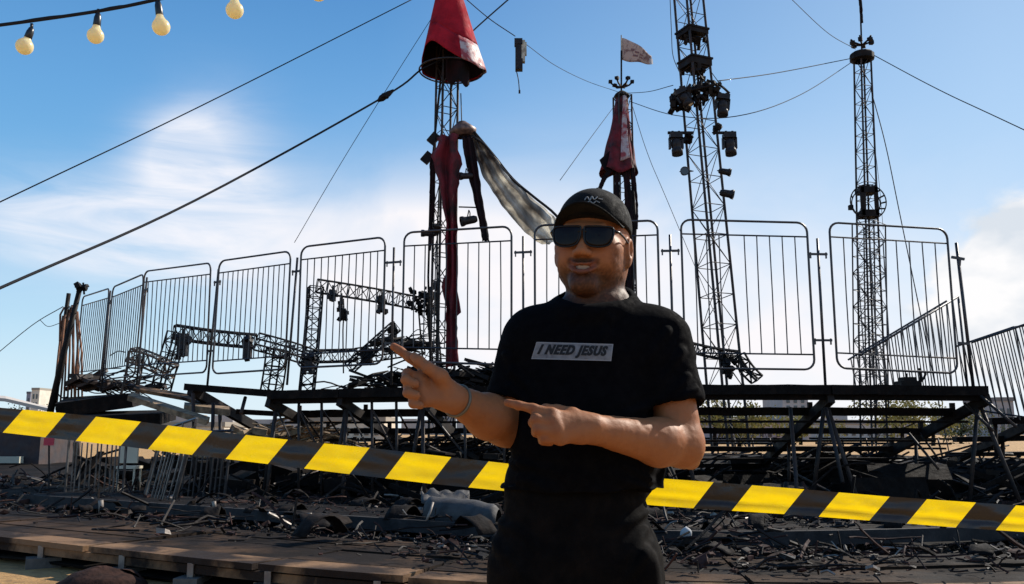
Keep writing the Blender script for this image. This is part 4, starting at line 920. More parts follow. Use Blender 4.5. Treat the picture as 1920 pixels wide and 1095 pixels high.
# trees beyond
def tree_mat(nm, c, v): return mat(nm, c, .8, 0, v, 1.2, trans=.25)
TM = [tree_mat('foliage_olive', (.20, .18, .05), (.12, .11, .035)), tree_mat('foliage_dark', (.035, .05, .02), (.06, .07, .025))]
def tree(px, D, h, wd, label, mi, seed):
    q = random.Random(seed); p = P(px, 810, D); base = Vector((p.x, D, 0)); t = thing('tree', base, label, 'tree', 'trees beyond the site')
    b = MB(); b.tube([base, base + Vector((.1, 0, h * .35)), base + Vector((.2, .1, h * .7))], [.2, .15, .06], 7)
    for k in range(6):
        a = q.uniform(0, 6.28); s0 = base + Vector((.1, 0, h * q.uniform(.3, .6))); b.tube([s0, s0 + Vector((math.cos(a) * wd * .3, math.sin(a) * wd * .3, h * .2))], [.08, .03], 5)
    b.build('trunk', 'char', t, True)
    b = MB(); cl = [(Vector((q.gauss(0, .28) * wd, q.gauss(0, .28) * wd, h * q.uniform(.4, .92))), q.uniform(.14, .26) * wd) for _ in range(12)]
    for k in range(1500):
        c_, r_ = cl[q.randrange(len(cl))]; d_ = Vector((q.gauss(0, 1), q.gauss(0, 1), q.gauss(0, 1))).normalized() * r_ * q.uniform(.4, 1.1)
        o = base + c_ + d_; s_ = q.uniform(.10, .24); u_ = Vector((q.gauss(0, 1), q.gauss(0, 1), q.gauss(0, 1))).normalized(); v_ = u_.cross(Vector((q.gauss(0, 1), q.gauss(0, 1), .3))).normalized()
        b.add([o, o + u_ * s_, o + u_ * s_ + v_ * s_ * .7, o + v_ * s_ * .7], [(0, 1, 2, 3)])
    b.build('crown', TM[mi], t)
for px, D, h, wd, lab, mi in ((1338, 70, 4.0, 5, 'olive green tree beside the elbow of the man', 0), (1385, 74, 3.2, 5, 'lower olive tree right of the one beside the elbow', 0), (1500, 90, 2.8, 6, 'olive tree behind the dark raked support', 0),
                              (1690, 80, 4.2, 6, 'brownish olive tree behind the right end of the benches', 0), (1748, 84, 3.8, 6, 'olive tree under the right end of the top bench', 0), (28, 120, 5.0, 9, 'dark green tree above the stall roof at the left edge', 1),
                              (1800, 100, 3.0, 6, 'dark tree behind the right stair railing', 1)):
    tree(px, D, h, wd, lab, mi, int(px))
b = MB(); q = random.Random(3)
for k in range(90):
    x = -420 + 9.5 * k; b.box((x, 420 + q.uniform(-20, 20), 3), (q.uniform(6, 14), 12, q.uniform(6, 15)), q.uniform(-.2, .2))
tag(b.build('town_skyline', mat('far_town', (.36, .34, .34), .9, 0, (.5, .45, .4), .05), loc=(0, 420, 0)), 'pale far-off town roofs along the horizon', 'town', kind='stuff')

# red sign and stored things at the left below the tape
t = thing('red_sign', P(92, 828, 18), 'small red sign board under the first tape stripe', 'sign')
b = MB(); b.box(P(92, 828, 18), (.20, .03, .15)); b.build('board', mat('sign_red', (.55, .03, .06), .5), t)
b = MB(); b.tube([P(92, 835, 18.05), P(92, 960, 18.05)], .02, 5); b.build('stake', 'steel', t)
t = thing('pale_chair', P(242, 905, 17), 'pale cream chair lying behind the barrier under the second and third tape stripes', 'chair')
m_ = mat('cream_plastic', (.55, .48, .36), .5)
b = MB(); b.box(P(241, 852, 17), (.36, .05, .32)); b.build('backrest', m_, t)
b = MB(); b.box(P(243, 876, 16.9), (.36, .34, .05)); b.build('seat', m_, t)
for dx in (-.15, .15):
    for dy in (-.14, .14):
        c = P(243, 876, 16.9) + Vector((dx, dy, 0)); b = MB(); b.tube([c, c - Vector((0, 0, .42))], .02, 5); b.build('leg', m_, t)

# ------------------------------------------------------------------ caution tape
def tape_mat(nm, c, v):
    return mat(nm, c, .32, 0, v, 14.0, .4, 25, trans=.5)
M['tape_black'] = mat('tape_black', (.022, .019, .017), .35, 0, (.03, .022, .018), 3, .15, 20)
M['tape_yellow'] = tape_mat('tape_yellow', (.95, .66, .006), (.90, .60, .005))
xb = [-966, -891, -827, -750, -688, -612, -549, -473, -410, -334, -270, -195, -133, -53, 5, 85, 142, 226, 277, 360, 423, 502, 570, 655, 722, 808, 878, 963, 1038, 1126, 1203, 1300, 1372, 1470, 1535, 1630, 1700, 1792, 1867, 1965, 2045, 2140, 2210, 2310, 2380, 2480, 2560, 2660, 2740, 2840]
topy = [(-1100, 668), (-300, 740), (45, 768), (125, 775), (258, 790), (395, 808), (545, 825), (697, 840), (853, 858), (950, 869), (1100, 884), (1240, 897), (1337, 904), (1502, 917), (1665, 931), (1827, 942), (2200, 968), (3000, 1022)]
boty = [(-1100, 700), (-300, 772), (5, 811), (85, 820), (226, 836), (360, 853), (502, 870), (655, 889), (808, 907), (950, 921), (1100, 936), (1230, 948), (1300, 953), (1470, 964), (1630, 976), (1792, 989), (2200, 1016), (3000, 1070)]
def interp(t_, x):
    for (x0, y0), (x1, y1) in zip(t_, t_[1:]):
        if x <= x1: return y0 + (y1 - y0) * (x - x0) / (x1 - x0)
    return t_[-1][1]
def tapeY(x): return 2.86 - .00024 * (x + 100) 
def tape_fn(xs, v):
    # v 0 bottom .. 1 top; slanted columns
    x = xs + 38 * v; y = interp(boty, x) * (1 - v) + interp(topy, x) * v
    fold = .006 * math.exp(-((v - .33) / .10) ** 2) * (1 if xs > 1150 else .2)
    return P(x, y, tapeY(x) + .005 * math.sin(x * .011) + fold + .004 * nz(x * .02, v * 3) + .0025 * nz(x * .07, v * 5, 3))
b = MB()
for k in range(len(xb) - 1):
    b.grid(lambda u, v: tape_fn(xb[k] + (xb[k + 1] - xb[k]) * u, v), 6, 12, mi=k % 2)
tp = b.build('caution_tape', ['tape_black', 'tape_yellow'], smooth=True, loc=P(900, 880, 2.6))
# the yellow cells are those that start at an odd edge count from x = 5
for i, f_ in enumerate(tp.data.polygons):
    f_.material_index = 1 if (i // 72) % 2 == 0 else 0
tag(tp, 'yellow and black striped caution tape stretched behind the man', 'tape')

# ------------------------------------------------------------------ string of bulbs
YS = 3.0
t = thing('festoon_string', P(290, 2, YS), 'string of round cream bulbs on a black cable at the top left', 'string lights')
b = MB(); cp = [P(-900, 60, YS - .3), P(-420, 72, YS - .2), P(-140, 62, YS - .1), P(0, 47, YS), P(183, 21, YS), P(290, 0, YS), P(440, -36, YS), P(597, -78, YS), P(760, -130, YS + .1), P(1100, -270, YS + .2)]
b.tube(curve(cp, 60), .0065, 8); b.tube([p + Vector((0, .004, .006 + .003 * math.sin(i * 1.3))) for i, p in enumerate(curve(cp, 60))], .003, 5); b.build('cable', 'wire', t, True)
def bulb_mat():
    m = bpy.data.materials.new('cream_bulb'); m.use_nodes = True; n = NT(m.node_tree); bb = m.node_tree.nodes['Principled BSDF']
    bb.inputs['Base Color'].default_value = (.95, .84, .55, 1); bb.inputs['Roughness'].default_value = .25; bb.inputs['Subsurface Weight'].default_value = .4; bb.inputs['Subsurface Radius'].default_value = (.03, .02, .01); bb.inputs['Subsurface Scale'].default_value = 1
    tr = n.new('ShaderNodeBsdfTranslucent'); tr.inputs[0].default_value = (1, .88, .55, 1); mx = n.new('ShaderNodeMixShader'); mx.inputs[0].default_value = .45
    n.l.new(bb.outputs[0], mx.inputs[1]); n.l.new(tr.outputs[0], mx.inputs[2]); n.l.new(mx.outputs[0], m.node_tree.nodes['Material Output'].inputs[0]); return m
bm_ = bulb_mat(); sockm = mat('socket_black', (.012, .012, .014), .35)
for (sx, sy, bx, by, r_) in ((59, 54, 46, 87, 16.5), (184, 27, 179, 67, 16), (296, 4, 302, 50, 17.5), (440, -30, 440, 19, 17.5), (597, -62, 597, -14, 17.5)):
    s_ = P(sx, sy, YS); c = P(bx, by, YS); d_ = (c - s_).normalized(); L = (c - s_).length; r = r_ / F * YS
    b = MB(); b.lathe([(.001, -.004), (.009, -.002), (.011, .008), (.0125, .012), (.0135, L * .52), (.0125, L * .54)], s_, d_, 14); b.beam(s_ + Vector((0, 0, .02)), s_, .008, .008, up=Vector((0, 1, 0))); so_ = b.build('lamp_holder', sockm, t, True)
    b = MB(); b.lathe([(.0115, L * .5), (.013, L * .58)] + [(r * math.sin(R(a)), L - r * math.cos(R(a))) for a in range(38, 180, 12)] + [(.0005, L + r)], s_, d_, 20); b.build('bulb', bm_, so_, True)
# ------------------------------------------------------------------ the man: signed-distance body, one continuous skin surface
class SDF:
    def __init__(s, lo, hi, h):
        s.h = h; s.lo = np.array(lo, float); s.n = np.ceil((np.array(hi) - s.lo) / h).astype(int) + 1
        s.d = np.full(s.n, 0.2, np.float32)
    def _sl(s, bl, bh):
        a = np.clip(np.floor((np.array(bl) - s.lo) / s.h).astype(int), 0, s.n); b = np.clip(np.ceil((np.array(bh) - s.lo) / s.h).astype(int) + 1, 0, s.n)
        sl = tuple(slice(x, y) for x, y in zip(a, b))
        g = [s.lo[i] + s.h * np.arange(a[i], b[i]) for i in range(3)]
        return sl, np.stack(np.meshgrid(*g, indexing='ij'), -1)
    def op(s, fn, bl, bh, k=.01, mode='add'):
        pad = max(k * 1.5, 3 * s.h); sl, X = s._sl(np.array(bl) - pad, np.array(bh) + pad)
        if X.size == 0: return
        e = fn(X).astype(np.float32); d = s.d[sl]
        if mode == 'sub': e = -e
        if mode == 'add':
            hh = np.clip(.5 + .5 * (d - e) / k, 0, 1); s.d[sl] = d * (1 - hh) + e * hh - k * hh * (1 - hh)
        else:
            hh = np.clip(.5 - .5 * (d - e) / k, 0, 1); s.d[sl] = d * (1 - hh) + e * hh + k * hh * (1 - hh)
    def cap(s, a, b, ra, rb, k=.01, mode='add', sc=(1, 1, 1)):
        a = np.array(a, float); b = np.array(b, float); sc = np.array(sc, float); m = max(ra, rb) / sc.min()
        def f(X):
            A = a * sc; ba = b * sc - A; pa = X * sc - A; t = np.clip((pa @ ba) / max(ba @ ba, 1e-9), 0, 1)
            return (np.linalg.norm(pa - t[..., None] * ba, axis=-1) - (ra + (rb - ra) * t)) / sc.max()
        s.op(f, np.minimum(a, b) - m, np.maximum(a, b) + m, k, mode)
    def ell(s, c, r, k=.01, mode='add', rot=None):
        c = np.array(c, float); r = np.array(r, float); Q = np.array(rot) if rot is not None else np.eye(3)
        def f(X):
            p = (X - c) @ Q; k0 = np.linalg.norm(p / r, axis=-1); k1 = np.linalg.norm(p / (r * r), axis=-1)
            return k0 * (k0 - 1) / np.maximum(k1, 1e-6)
        m = r.max(); s.op(f, c - m, c + m, k, mode)
    def plane(s, c, nrm, lo, hi, k=.004):          # cut away the side nrm points to
        c = np.array(c, float); nrm = np.array(nrm, float); nrm /= np.linalg.norm(nrm)
        s.op(lambda X: -((X - c) @ nrm), lo, hi, k, 'sub')
    def nets(s):
        d = s.d; sg = d < 0
        cs = [(i, j, k) for i in (0, 1) for j in (0, 1) for k in (0, 1)]
        n = s.n - 1; sub = lambda A, c: A[c[0]:c[0] + n[0], c[1]:c[1] + n[1], c[2]:c[2] + n[2]]
        cnt = sum(sub(sg, c).astype(np.int8) for c in cs); mixed = (cnt > 0) & (cnt < 8)
        idx = np.argwhere(mixed); ids = np.full(n, -1, np.int64); ids[mixed] = np.arange(len(idx))
        vals = np.stack([d[idx[:, 0] + c[0], idx[:, 1] + c[1], idx[:, 2] + c[2]] for c in cs], 1)
        acc = np.zeros((len(idx), 3)); w_ = np.zeros(len(idx))
        for a in range(8):
            for b in range(a + 1, 8):
                if sum(abs(x - y) for x, y in zip(cs[a], cs[b])) != 1: continue
                va, vb = vals[:, a], vals[:, b]; m = (va < 0) != (vb < 0); t = np.where(m, va / np.where(m, va - vb, 1), 0)
                acc += m[:, None] * (np.array(cs[a]) + t[:, None] * (np.array(cs[b]) - np.array(cs[a]))); w_ += m
        V = s.lo + s.h * (idx + acc / w_[:, None]); Fs = []
        for ax in range(3):
            o = [1, 1, 1]; o[ax] = 0; u, v = [q for q in range(3) if q != ax]
            A = sg[tuple(slice(1, n[q]) if q != ax else slice(0, n[q]) for q in range(3))]
            sh = [slice(1, n[q]) if q != ax else slice(1, n[q] + 1) for q in range(3)]; B = sg[tuple(sh)]
            e = np.argwhere(A != B); flip = A[tuple(e.T)]
            e = e + np.array(o)
            def g(du, dv):
                q = e.copy(); q[:, u] -= du; q[:, v] -= dv; return ids[tuple(q.T)]
            quad = np.stack([g(1, 1), g(0, 1), g(0, 0), g(1, 0)], 1)
            if ax == 1: flip = ~flip
            quad = np.where(flip[:, None], quad, quad[:, ::-1]); Fs.append(quad[(quad >= 0).all(1)])
        return V, np.concatenate(Fs)
def sdf_obj(s, name, m, parent, disp=None, colf=None, relax=1):
    V, Fq = s.nets()
    me = bpy.data.meshes.new(name); off = np.array(wloc(parent)); 
    for _ in range(relax):
        acc = np.zeros_like(V); c_ = np.zeros(len(V))
        for i in range(4):
            a, b_ = Fq[:, i], Fq[:, (i + 1) % 4]; np.add.at(acc, a, V[b_]); np.add.at(acc, b_, V[a]); np.add.at(c_, a, 1); np.add.at(c_, b_, 1)
        V = V * .5 + .5 * acc / np.maximum(c_, 1)[:, None]
    if disp is not None:
        p0, p1, p2, p3 = (V[Fq[:, i]] for i in range(4)); fn = np.cross(p2 - p0, p3 - p1); vn = np.zeros_like(V)
        for i in range(4): np.add.at(vn, Fq[:, i], fn)
        vn /= np.maximum(np.linalg.norm(vn, axis=1), 1e-12)[:, None]
        V = V + vn * disp(V)[:, None]
    me.vertices.add(len(V)); me.vertices.foreach_set('co', (V - off).ravel())
    me.loops.add(len(Fq) * 4); me.loops.foreach_set('vertex_index', Fq.ravel().astype(np.int32))
    me.polygons.add(len(Fq)); me.polygons.foreach_set('loop_start', np.arange(0, len(Fq) * 4, 4, dtype=np.int32))
    me.polygons.foreach_set('use_smooth', np.ones(len(Fq), bool)); me.update(calc_edges=True); me.validate()
    if colf is not None:
        c_ = colf(V); at = me.color_attributes.new('tone', 'FLOAT_COLOR', 'POINT'); at.data.foreach_set('color', np.concatenate([c_, np.ones((len(c_), 1))], 1).ravel().astype(np.float32))
    me.materials.append(m); o = bpy.data.objects.new(name, me); col.objects.link(o); o.parent = parent
    return o, V, Fq
def vnoise(V, sc, seed=0):
    sx, sy, sz = sc if isinstance(sc, tuple) else (sc, sc, sc)
    return np.array([noise.noise((x * sx + seed, y * sy, z * sz)) for x, y, z in V])

YM = 2.0
def Q(px, py, dy=0.0): return P(px, py, YM + dy)
# head frame
HC = Q(1111, 465, .045)
yaw, roll_ = R(-17), R(4)
HM = Matrix.Rotation(yaw, 3, 'Z') @ Matrix.Rotation(roll_, 3, 'Y') @ Matrix.Rotation(R(-2), 3, 'X')
HS = 1.06
def hp(x, y, z): return HC + HM @ Vector((x * HS, y * HS, z * HS))
HR3 = np.array(HM)
def loc_head(V): return (V - np.array(HC)) @ HR3 / HS
man = thing('person', Vector((Q(1100, 900).x, YM, 0)), 'man in black cap, dark sunglasses and black T-shirt smiling and pointing left with both hands', 'person')

# joints
SH_A, EL_A, WR_A = Q(1000, 640, .05), Q(948, 797, .03), Q(850, 748, -.13)
SH_B, EL_B, WR_B = Q(1236, 640, .03), Q(1279, 834, -.03), Q(1108, 803, -.19)
NECK = Q(1120, 575, .05)
s = SDF((-.30, 1.62, .02), (.48, 2.36, 1.86), .0034)
# trunk and legs (under the clothes)
cx = Q(1105, 700).x
s.cap((cx, 2.05, 1.38), (cx - .01, 2.05, 1.20), .14, .135, .04, sc=(1, 1.35, 1))
s.cap((cx - .01, 2.05, 1.20), (cx - .03, 2.05, .96), .135, .135, .04, sc=(1, 1.35, 1))
s.cap(SH_A, SH_B, .058, .058, .05); s.cap(NECK, SH_A.lerp(NECK, .35), .05, .05, .05); s.cap(NECK, SH_B.lerp(NECK, .35), .05, .05, .05)
for sx in (-1, 1):
    hip = (cx - .02 + sx * .085, 2.05, .93); kn = (cx - .02 + sx * .11, 2.04, .50); an = (cx - .02 + sx * .13, 2.07, .09)
    s.cap(hip, kn, .085, .058, .03); s.cap(kn, an, .056, .036, .02); s.cap((an[0], 2.08, .05), (an[0] + sx * .02, 1.90, .04), .035, .03, .02)
# neck
s.cap(hp(0, .035, -.07), NECK + Vector((.003, .01, -.03)), .064, .070, .03)
# head
E = lambda c, r, k=.012, mode='add': s.ell(np.array(hp(*c)), np.array(r) * HS, k, mode, rot=HR3)
Cc = lambda a, b, ra, rb, k=.008, mode='add': s.cap(hp(*a), hp(*b), ra * HS, rb * HS, k, mode)
E((0, .018, .035), (.076, .096, .088), .02)
E((0, -.022, -.024), (.066, .069, .083), .025)
for sx in (-1, 1):
    E((sx * .037, -.050, -.032), (.028, .030, .030), .03); E((sx * .036, .0, -.056), (.022, .034, .024), .035); Cc((sx * .036, -.004, -.064), (sx * .010, -.062, -.094), .014, .014, .025)
    E((sx * .052, -.045, -.012), (.018, .026, .016), .02)
Cc((-.011, -.068, -.094), (.011, -.068, -.094), .017, .017, .02); E((0, -.076, -.098), (.016, .014, .013), .02)
Cc((-.036, -.082, .024), (.036, -.082, .024), .012, .012, .012)
for sx in (-1, 1): E((sx * .031, -.100, .002), (.017, .014, .012), .012, 'sub')
Cc((0, -.088, .006), (0, -.107, -.031), .0080, .0120, .010)
for sx in (-1, 1): E((sx * .0135, -.098, -.034), (.0085, .012, .0085), .006)
for sx in (-1, 1): E((sx * .007, -.106, -.043), (.0035, .005, .003), .002, 'sub')
# smiling mouth: lips, corners, a slit
def lip(x): return .0075 * (abs(x) / .028) ** 2
for x0, x1 in ((-.028, -.014), (-.014, 0), (0, .014), (.014, .028)):
    yb = lambda x: -.096 + .014 * (abs(x) / .028) ** 2
    Cc((x0, yb(x0), -.058 + lip(x0)), (x1, yb(x1), -.058 + lip(x1)), .0042, .0046, .005)
    Cc((x0, yb(x0) + .001, -.073 + lip(x0) * 1.7), (x1, yb(x1) + .001, -.073 + lip(x1) * 1.7), .0048, .0055, .005)
for x0, x1 in ((-.029, -.012), (-.012, .012), (.012, .029)):
    Cc((x0, -.099 + .012 * (abs(x0) / .028) ** 2, -.0655 + lip(x0) * 1.4), (x1, -.099 + .012 * (abs(x1) / .028) ** 2, -.0655 + lip(x1) * 1.4), .0052, .0052, .002, 'sub')
for sx in (-1, 1): E((sx * .058, .018, -.030), (.020, .040, .045), .02)
for sx in (-1, 1):          # smile creases and ears
    Cc((sx * .026, -.098, -.036), (sx * .040, -.082, -.062), .003, .003, .006, 'sub')
    E((sx * .080, .012, -.006), (.009, .021, .032), .006); E((sx * .086, .006, -.002), (.006, .011, .018), .004, 'sub'); E((sx * .077, .006, -.034), (.008, .010, .010), .006)
# arms
s.cap(SH_A, EL_A, .056, .046, .03); s.cap(EL_A, EL_A.lerp(WR_A, .35), .046, .048, .02); s.cap(EL_A.lerp(WR_A, .35), WR_A, .047, .030, .02)
s.cap(SH_B, EL_B, .058, .046, .03); s.cap(EL_B, EL_B.lerp(WR_B, .28) + Vector((0, 0, -.004)), .044, .049, .02); s.cap(EL_B.lerp(WR_B, .28) + Vector((0, 0, -.004)), WR_B, .049, .029, .02)
s.cap(EL_B, Q(1297, 866, .0), .034, .017, .025)
# hands
def finger(pts, rr, k=.005):
    for (a, b_), (ra, rb) in zip(zip(pts, pts[1:]), zip(rr, rr[1:])): s.cap(a, b_, ra, rb, k)
def palm(wr, mcps, thumb0, r0=.021):
    for m in mcps: s.cap(wr, m, r0, .0125, .014)
    for a, b_ in zip(mcps, mcps[1:]): s.cap(a, b_, .0125, .0125, .010)
    s.cap(wr.lerp(mcps[0], .3), wr.lerp(mcps[-1], .35), .018, .018, .02)
    s.cap(wr, thumb0, .020, .016, .012)
# right hand (left in the photo)
A_i, A_m, A_r, A_p = Q(800, 692, -.135), Q(789, 712, -.150), Q(790, 732, -.160), Q(797, 750, -.162)
palm(WR_A, [A_i, A_m, A_r, A_p], Q(826, 705, -.165))
finger([A_i, Q(770, 671, -.135), Q(752, 659, -.132), Q(737, 649, -.128)], [.0125, .0100, .0090, .0075])
finger([A_m, Q(763, 700, -.155), Q(760, 712, -.180), Q(778, 720, -.186)], [.012, .0108, .0098, .009])
finger([A_r, Q(766, 724, -.165), Q(764, 737, -.190), Q(781, 741, -.195)], [.012, .0105, .0095, .009])
finger([A_p, Q(775, 747, -.168), Q(774, 757, -.188), Q(788, 760, -.192)], [.011, .0095, .0088, .008])
finger([Q(826, 705, -.165), Q(803, 690, -.172), Q(786, 676, -.166), Q(776, 668, -.158)], [.015, .0125, .0110, .0092])
# left hand (right in the photo), in front of the belly
B_i, B_m, B_r, B_p = Q(1034, 777, -.225), Q(1036, 792, -.235), Q(1042, 808, -.238), Q(1050, 822, -.232)
palm(WR_B, [B_i, B_m, B_r, B_p], Q(1072, 778, -.195), .023)
finger([B_i, Q(998, 766, -.228), Q(972, 760, -.228), Q(951, 755, -.227)], [.0130, .0105, .0094, .0078])
finger([B_m, Q(1004, 786, -.240), Q(1000, 792, -.212), Q(1018, 796, -.200)], [.0125, .0115, .0100, .009])
finger([B_r, Q(1008, 805, -.243), Q(1006, 810, -.214), Q(1022, 813, -.202)], [.0125, .0112, .0098, .009])
finger([B_p, Q(1020, 822, -.238), Q(1018, 826, -.212), Q(1032, 828, -.202)], [.0118, .0102, .0090, .0085])
finger([Q(1072, 778, -.195), Q(1046, 770, -.190), Q(1024, 768, -.198), Q(1010, 771, -.206)], [.015, .0130, .0112, .0095])
skin = bpy.data.materials.new('skin'); skin.use_nodes = True; n = NT(skin.node_tree); bb = skin.node_tree.nodes['Principled BSDF']
at = n.new('ShaderNodeVertexColor', layer_name='tone'); tcx = n.new('ShaderNodeTexCoord').outputs['Object']
n.put(bb.inputs['Base Color'], n.mix(n.ramp(n.noise(tcx, 60, 5, .6), [(.4, 0.0), (.7, .22)]), at.outputs[0], (.20, .06, .03)))
bb.inputs['Roughness'].default_value = .55; bb.inputs['Specular IOR Level'].default_value = .2; bb.inputs['Subsurface Weight'].default_value = .05; bb.inputs['Subsurface Radius'].default_value = (.02, .007, .004); bb.inputs['Subsurface Scale'].default_value = .5
bn = n.new('ShaderNodeBump'); bn.inputs['Strength'].default_value = .25; bn.inputs['Distance'].default_value = .002; n.put(bn.inputs['Height'], n.noise(tcx, 260, 4, .6)); n.l.new(bn.outputs[0], bb.inputs['Normal'])
KN = [Q(770, 671, -.145), Q(763, 700, -.165), Q(766, 724, -.175), Q(775, 747, -.178), Q(752, 659, -.142), Q(998, 766, -.238), Q(972, 760, -.238), Q(1034, 777, -.238), Q(1036, 792, -.247), Q(1042, 808, -.25), Q(1004, 786, -.25), Q(1008, 805, -.253), Q(1020, 822, -.248), Q(739, 650, -.136), Q(953, 755, -.235)]
def tone(V):
    base = np.array([.34, .130, .052]); L = loc_head(V); x, y, z = L.T
    c_ = np.tile(base, (len(V), 1)); head = (np.abs(x) < .12) & (np.abs(y) < .14) & (z > -.16) & (z < .16)
    def mixc(mask, colr):
        m = np.clip(mask, 0, 1)[:, None] * head[:, None]; return c_ * (1 - m) + np.array(colr) * m
    g = lambda a, b_, t: np.clip((t - a) / (b_ - a), 0, 1)
    jaw = g(-.045, -.075, z) * g(.05, .02, y)                       # short beard along the jaw and chin
    side = g(.050, .062, np.abs(x)) * g(.0, -.03, z) * g(.03, 0, y) * .8
    mous = np.exp(-((z + .049) / .0075) ** 4) * g(.040, .030, np.abs(x)) * g(-.06, -.08, y)
    gap = np.exp(-((np.abs(x)) / .012) ** 2) * np.exp(-((z + .083) / .006) ** 2)
    nb = vnoise(V, 210) * .9
    be = np.clip(np.maximum(np.maximum(jaw * .84, side * .62), mous * 1.0) + np.where(jaw + side + mous > .2, nb * .28, 0), 0, .88)
    c_ = mixc(be, (.022, .011, .007))
    lips = np.exp(-((z + .066 - .0075 * (np.abs(x) / .028) ** 2 * 1.3) / .0105) ** 4) * g(.032, .027, np.abs(x)) * g(-.075, -.085, y)
    c_ = mixc(lips * .7, (.24, .07, .045))
    hair = g(-.035, -.02, z + .12 * 0) * g(.0, .02, y) * g(.064, .070, np.abs(x) + .0) * g(-.03, -.01, z) * (np.sqrt((np.abs(x) - .08) ** 2 + (y - .012) ** 2 * .3) > .012)
    c_ = mixc(hair * .9 * g(.02, .035, y), (.03, .018, .014)); c_ = mixc(g(.045, .065, y) * g(-.075, -.055, z), (.03, .018, .014))
    cheek = np.exp(-(((np.abs(x) - .045) / .02) ** 2 + ((z + .03) / .02) ** 2)); c_ = mixc(cheek * .2, (.42, .14, .07))
    for kp in KN:
        m = np.exp(-(((V - np.array(kp)) ** 2).sum(1)) / .0085 ** 2)[:, None] * .5; c_ = c_ * (1 - m) + np.array((.22, .058, .026)) * m
    return c_
def bdisp(V): return .0016 * vnoise(V, 28, 4) + .0007 * vnoise(V, 90, 9)
body, BV, BF = sdf_obj(s, 'body', skin, man, bdisp, tone)
del s
# teeth, eyes
b = MB(); b.grid(lambda u, v: hp(-.023 + .046 * u, -.0935 + .016 * (abs(u - .5) * 2) ** 2 + .003 * v, -.060 - .0085 * v + .0085 * (abs(u - .5) * 2) ** 2), 14, 3); b.build('teeth', mat('teeth', (.34, .24, .18), .35), man, True)
for sx in (-1, 1):
    b = MB(); c = hp(sx * .031, -.081, .002)
    b.grid(lambda u, v: c + .0122 * (HM @ Vector((math.sin(math.pi * v) * math.cos(6.2832 * u), math.sin(math.pi * v) * math.sin(6.2832 * u), math.cos(math.pi * v)))), 14, 10); ey = b.build('eye', mat('eye_white', (.7, .68, .64), .2), man, True)
    b = MB(); b.lathe([(.001, .0128), (.0055, .0115)], c, HM @ Vector((0, -1, 0)), 12); b.build('iris', mat('iris', (.06, .03, .015), .1), ey)

# ---- T-shirt
cloth = mat('black_cotton', (.0028, .0026, .0034), .9, 0, (.0045, .0042, .005), 40, .08, 500, spec=.03)
s = SDF((-.22, 1.68, .98), (.50, 2.36, 1.64), .005)
s.cap((Q(1108, 650).x, 2.045, 1.40), (Q(1098, 800).x, 2.035, 1.24), .176, .176, .05, sc=(1, 1.28, 1))
s.cap((Q(1098, 800).x, 2.035, 1.24), (Q(1090, 930).x, 2.04, 1.10), .174, .163, .05, sc=(1, 1.24, 1))
s.cap((Q(1088, 930).x, 2.04, 1.12), (Q(1084, 990).x, 2.04, 1.02), .163, .164, .05, sc=(1, 1.24, 1))
s.cap(SH_A + Vector((.015, 0, -.008)), SH_B + Vector((-.015, 0, -.008)), .074, .074, .06)
s.cap(NECK + Vector((-.02, .01, -.06)), SH_A + Vector((.05, 0, .01)), .070, .062, .05); s.cap(NECK + Vector((.02, .01, -.06)), SH_B + Vector((-.05, 0, .01)), .070, .062, .05)
cuA = SH_A.lerp(EL_A, .74); cuB = SH_B.lerp(EL_B, .66)
s.cap(SH_A, SH_A.lerp(EL_A, 1.0), .070, .066, .035); s.cap(SH_B, SH_B.lerp(EL_B, 1.0), .072, .069, .035)
for cu, SH, EL, rr in ((cuA, SH_A, EL_A, .058), (cuB, SH_B, EL_B, .062)):
    d_ = (EL - SH).normalized()
    side = -1 if SH is SH_A else 1
    c0_ = np.array(cu); dn = np.array(d_)
    # cut the sleeve beyond the cuff, only round the arm (not through the trunk)
    def cutf(X, c0_=c0_, dn=dn, SH=np.array(SH)):
        pa = X - c0_; t = pa @ dn; rad_ = np.linalg.norm(pa - t[..., None] * dn, axis=-1); return np.maximum(-t, rad_ - .088)
    s.op(cutf, c0_ - .16, c0_ + .16, .003, 'sub')
    s.cap(cu - d_ * .045, cu + d_ * .02, rr - .002, rr, .006, 'sub')
# refill the trunk where the cut ball nibbled it
s.cap((Q(1100, 700).x, 2.04, 1.36), (Q(1090, 930).x, 2.04, 1.08), .168, .164, .01, sc=(1, 1.28, 1))
nf, nb_, nl, nr_ = Q(1108, 590, -.055), Q(1122, 548, .135), Q(1056, 560, .03), Q(1186, 553, .04)
ncn = (nf + nb_) * .5; nA = (nr_ - nl) * .5; nB = (nb_ - nf) * .5; nN = nA.cross(nB).normalized()
ringp = [ncn + nA * math.cos(t_) + nB * math.sin(t_) for t_ in [2 * math.pi * k / 24 for k in range(25)]]
for a_, b_ in zip(ringp, ringp[1:]): s.cap(a_, b_, .009, .009, .030)
s.cap(ncn - nN * .02, ncn + nN * .16, nA.length - .004, nA.length + .01, .006, 'sub')
s.cap(ncn - nN * .05, ncn + nN * .0, nA.length - .012, nA.length - .01, .006, 'sub')
s.plane((0, 0, 1.078), (-.05, .05, -1), (-.25, 1.7, .95), (.5, 2.4, 1.12))
s.cap((Q(1088, 940).x, 2.04, 1.09), (Q(1088, 940).x, 2.04, 1.05), .160, .160, .01, 'sub', sc=(1, 1.24, 1))
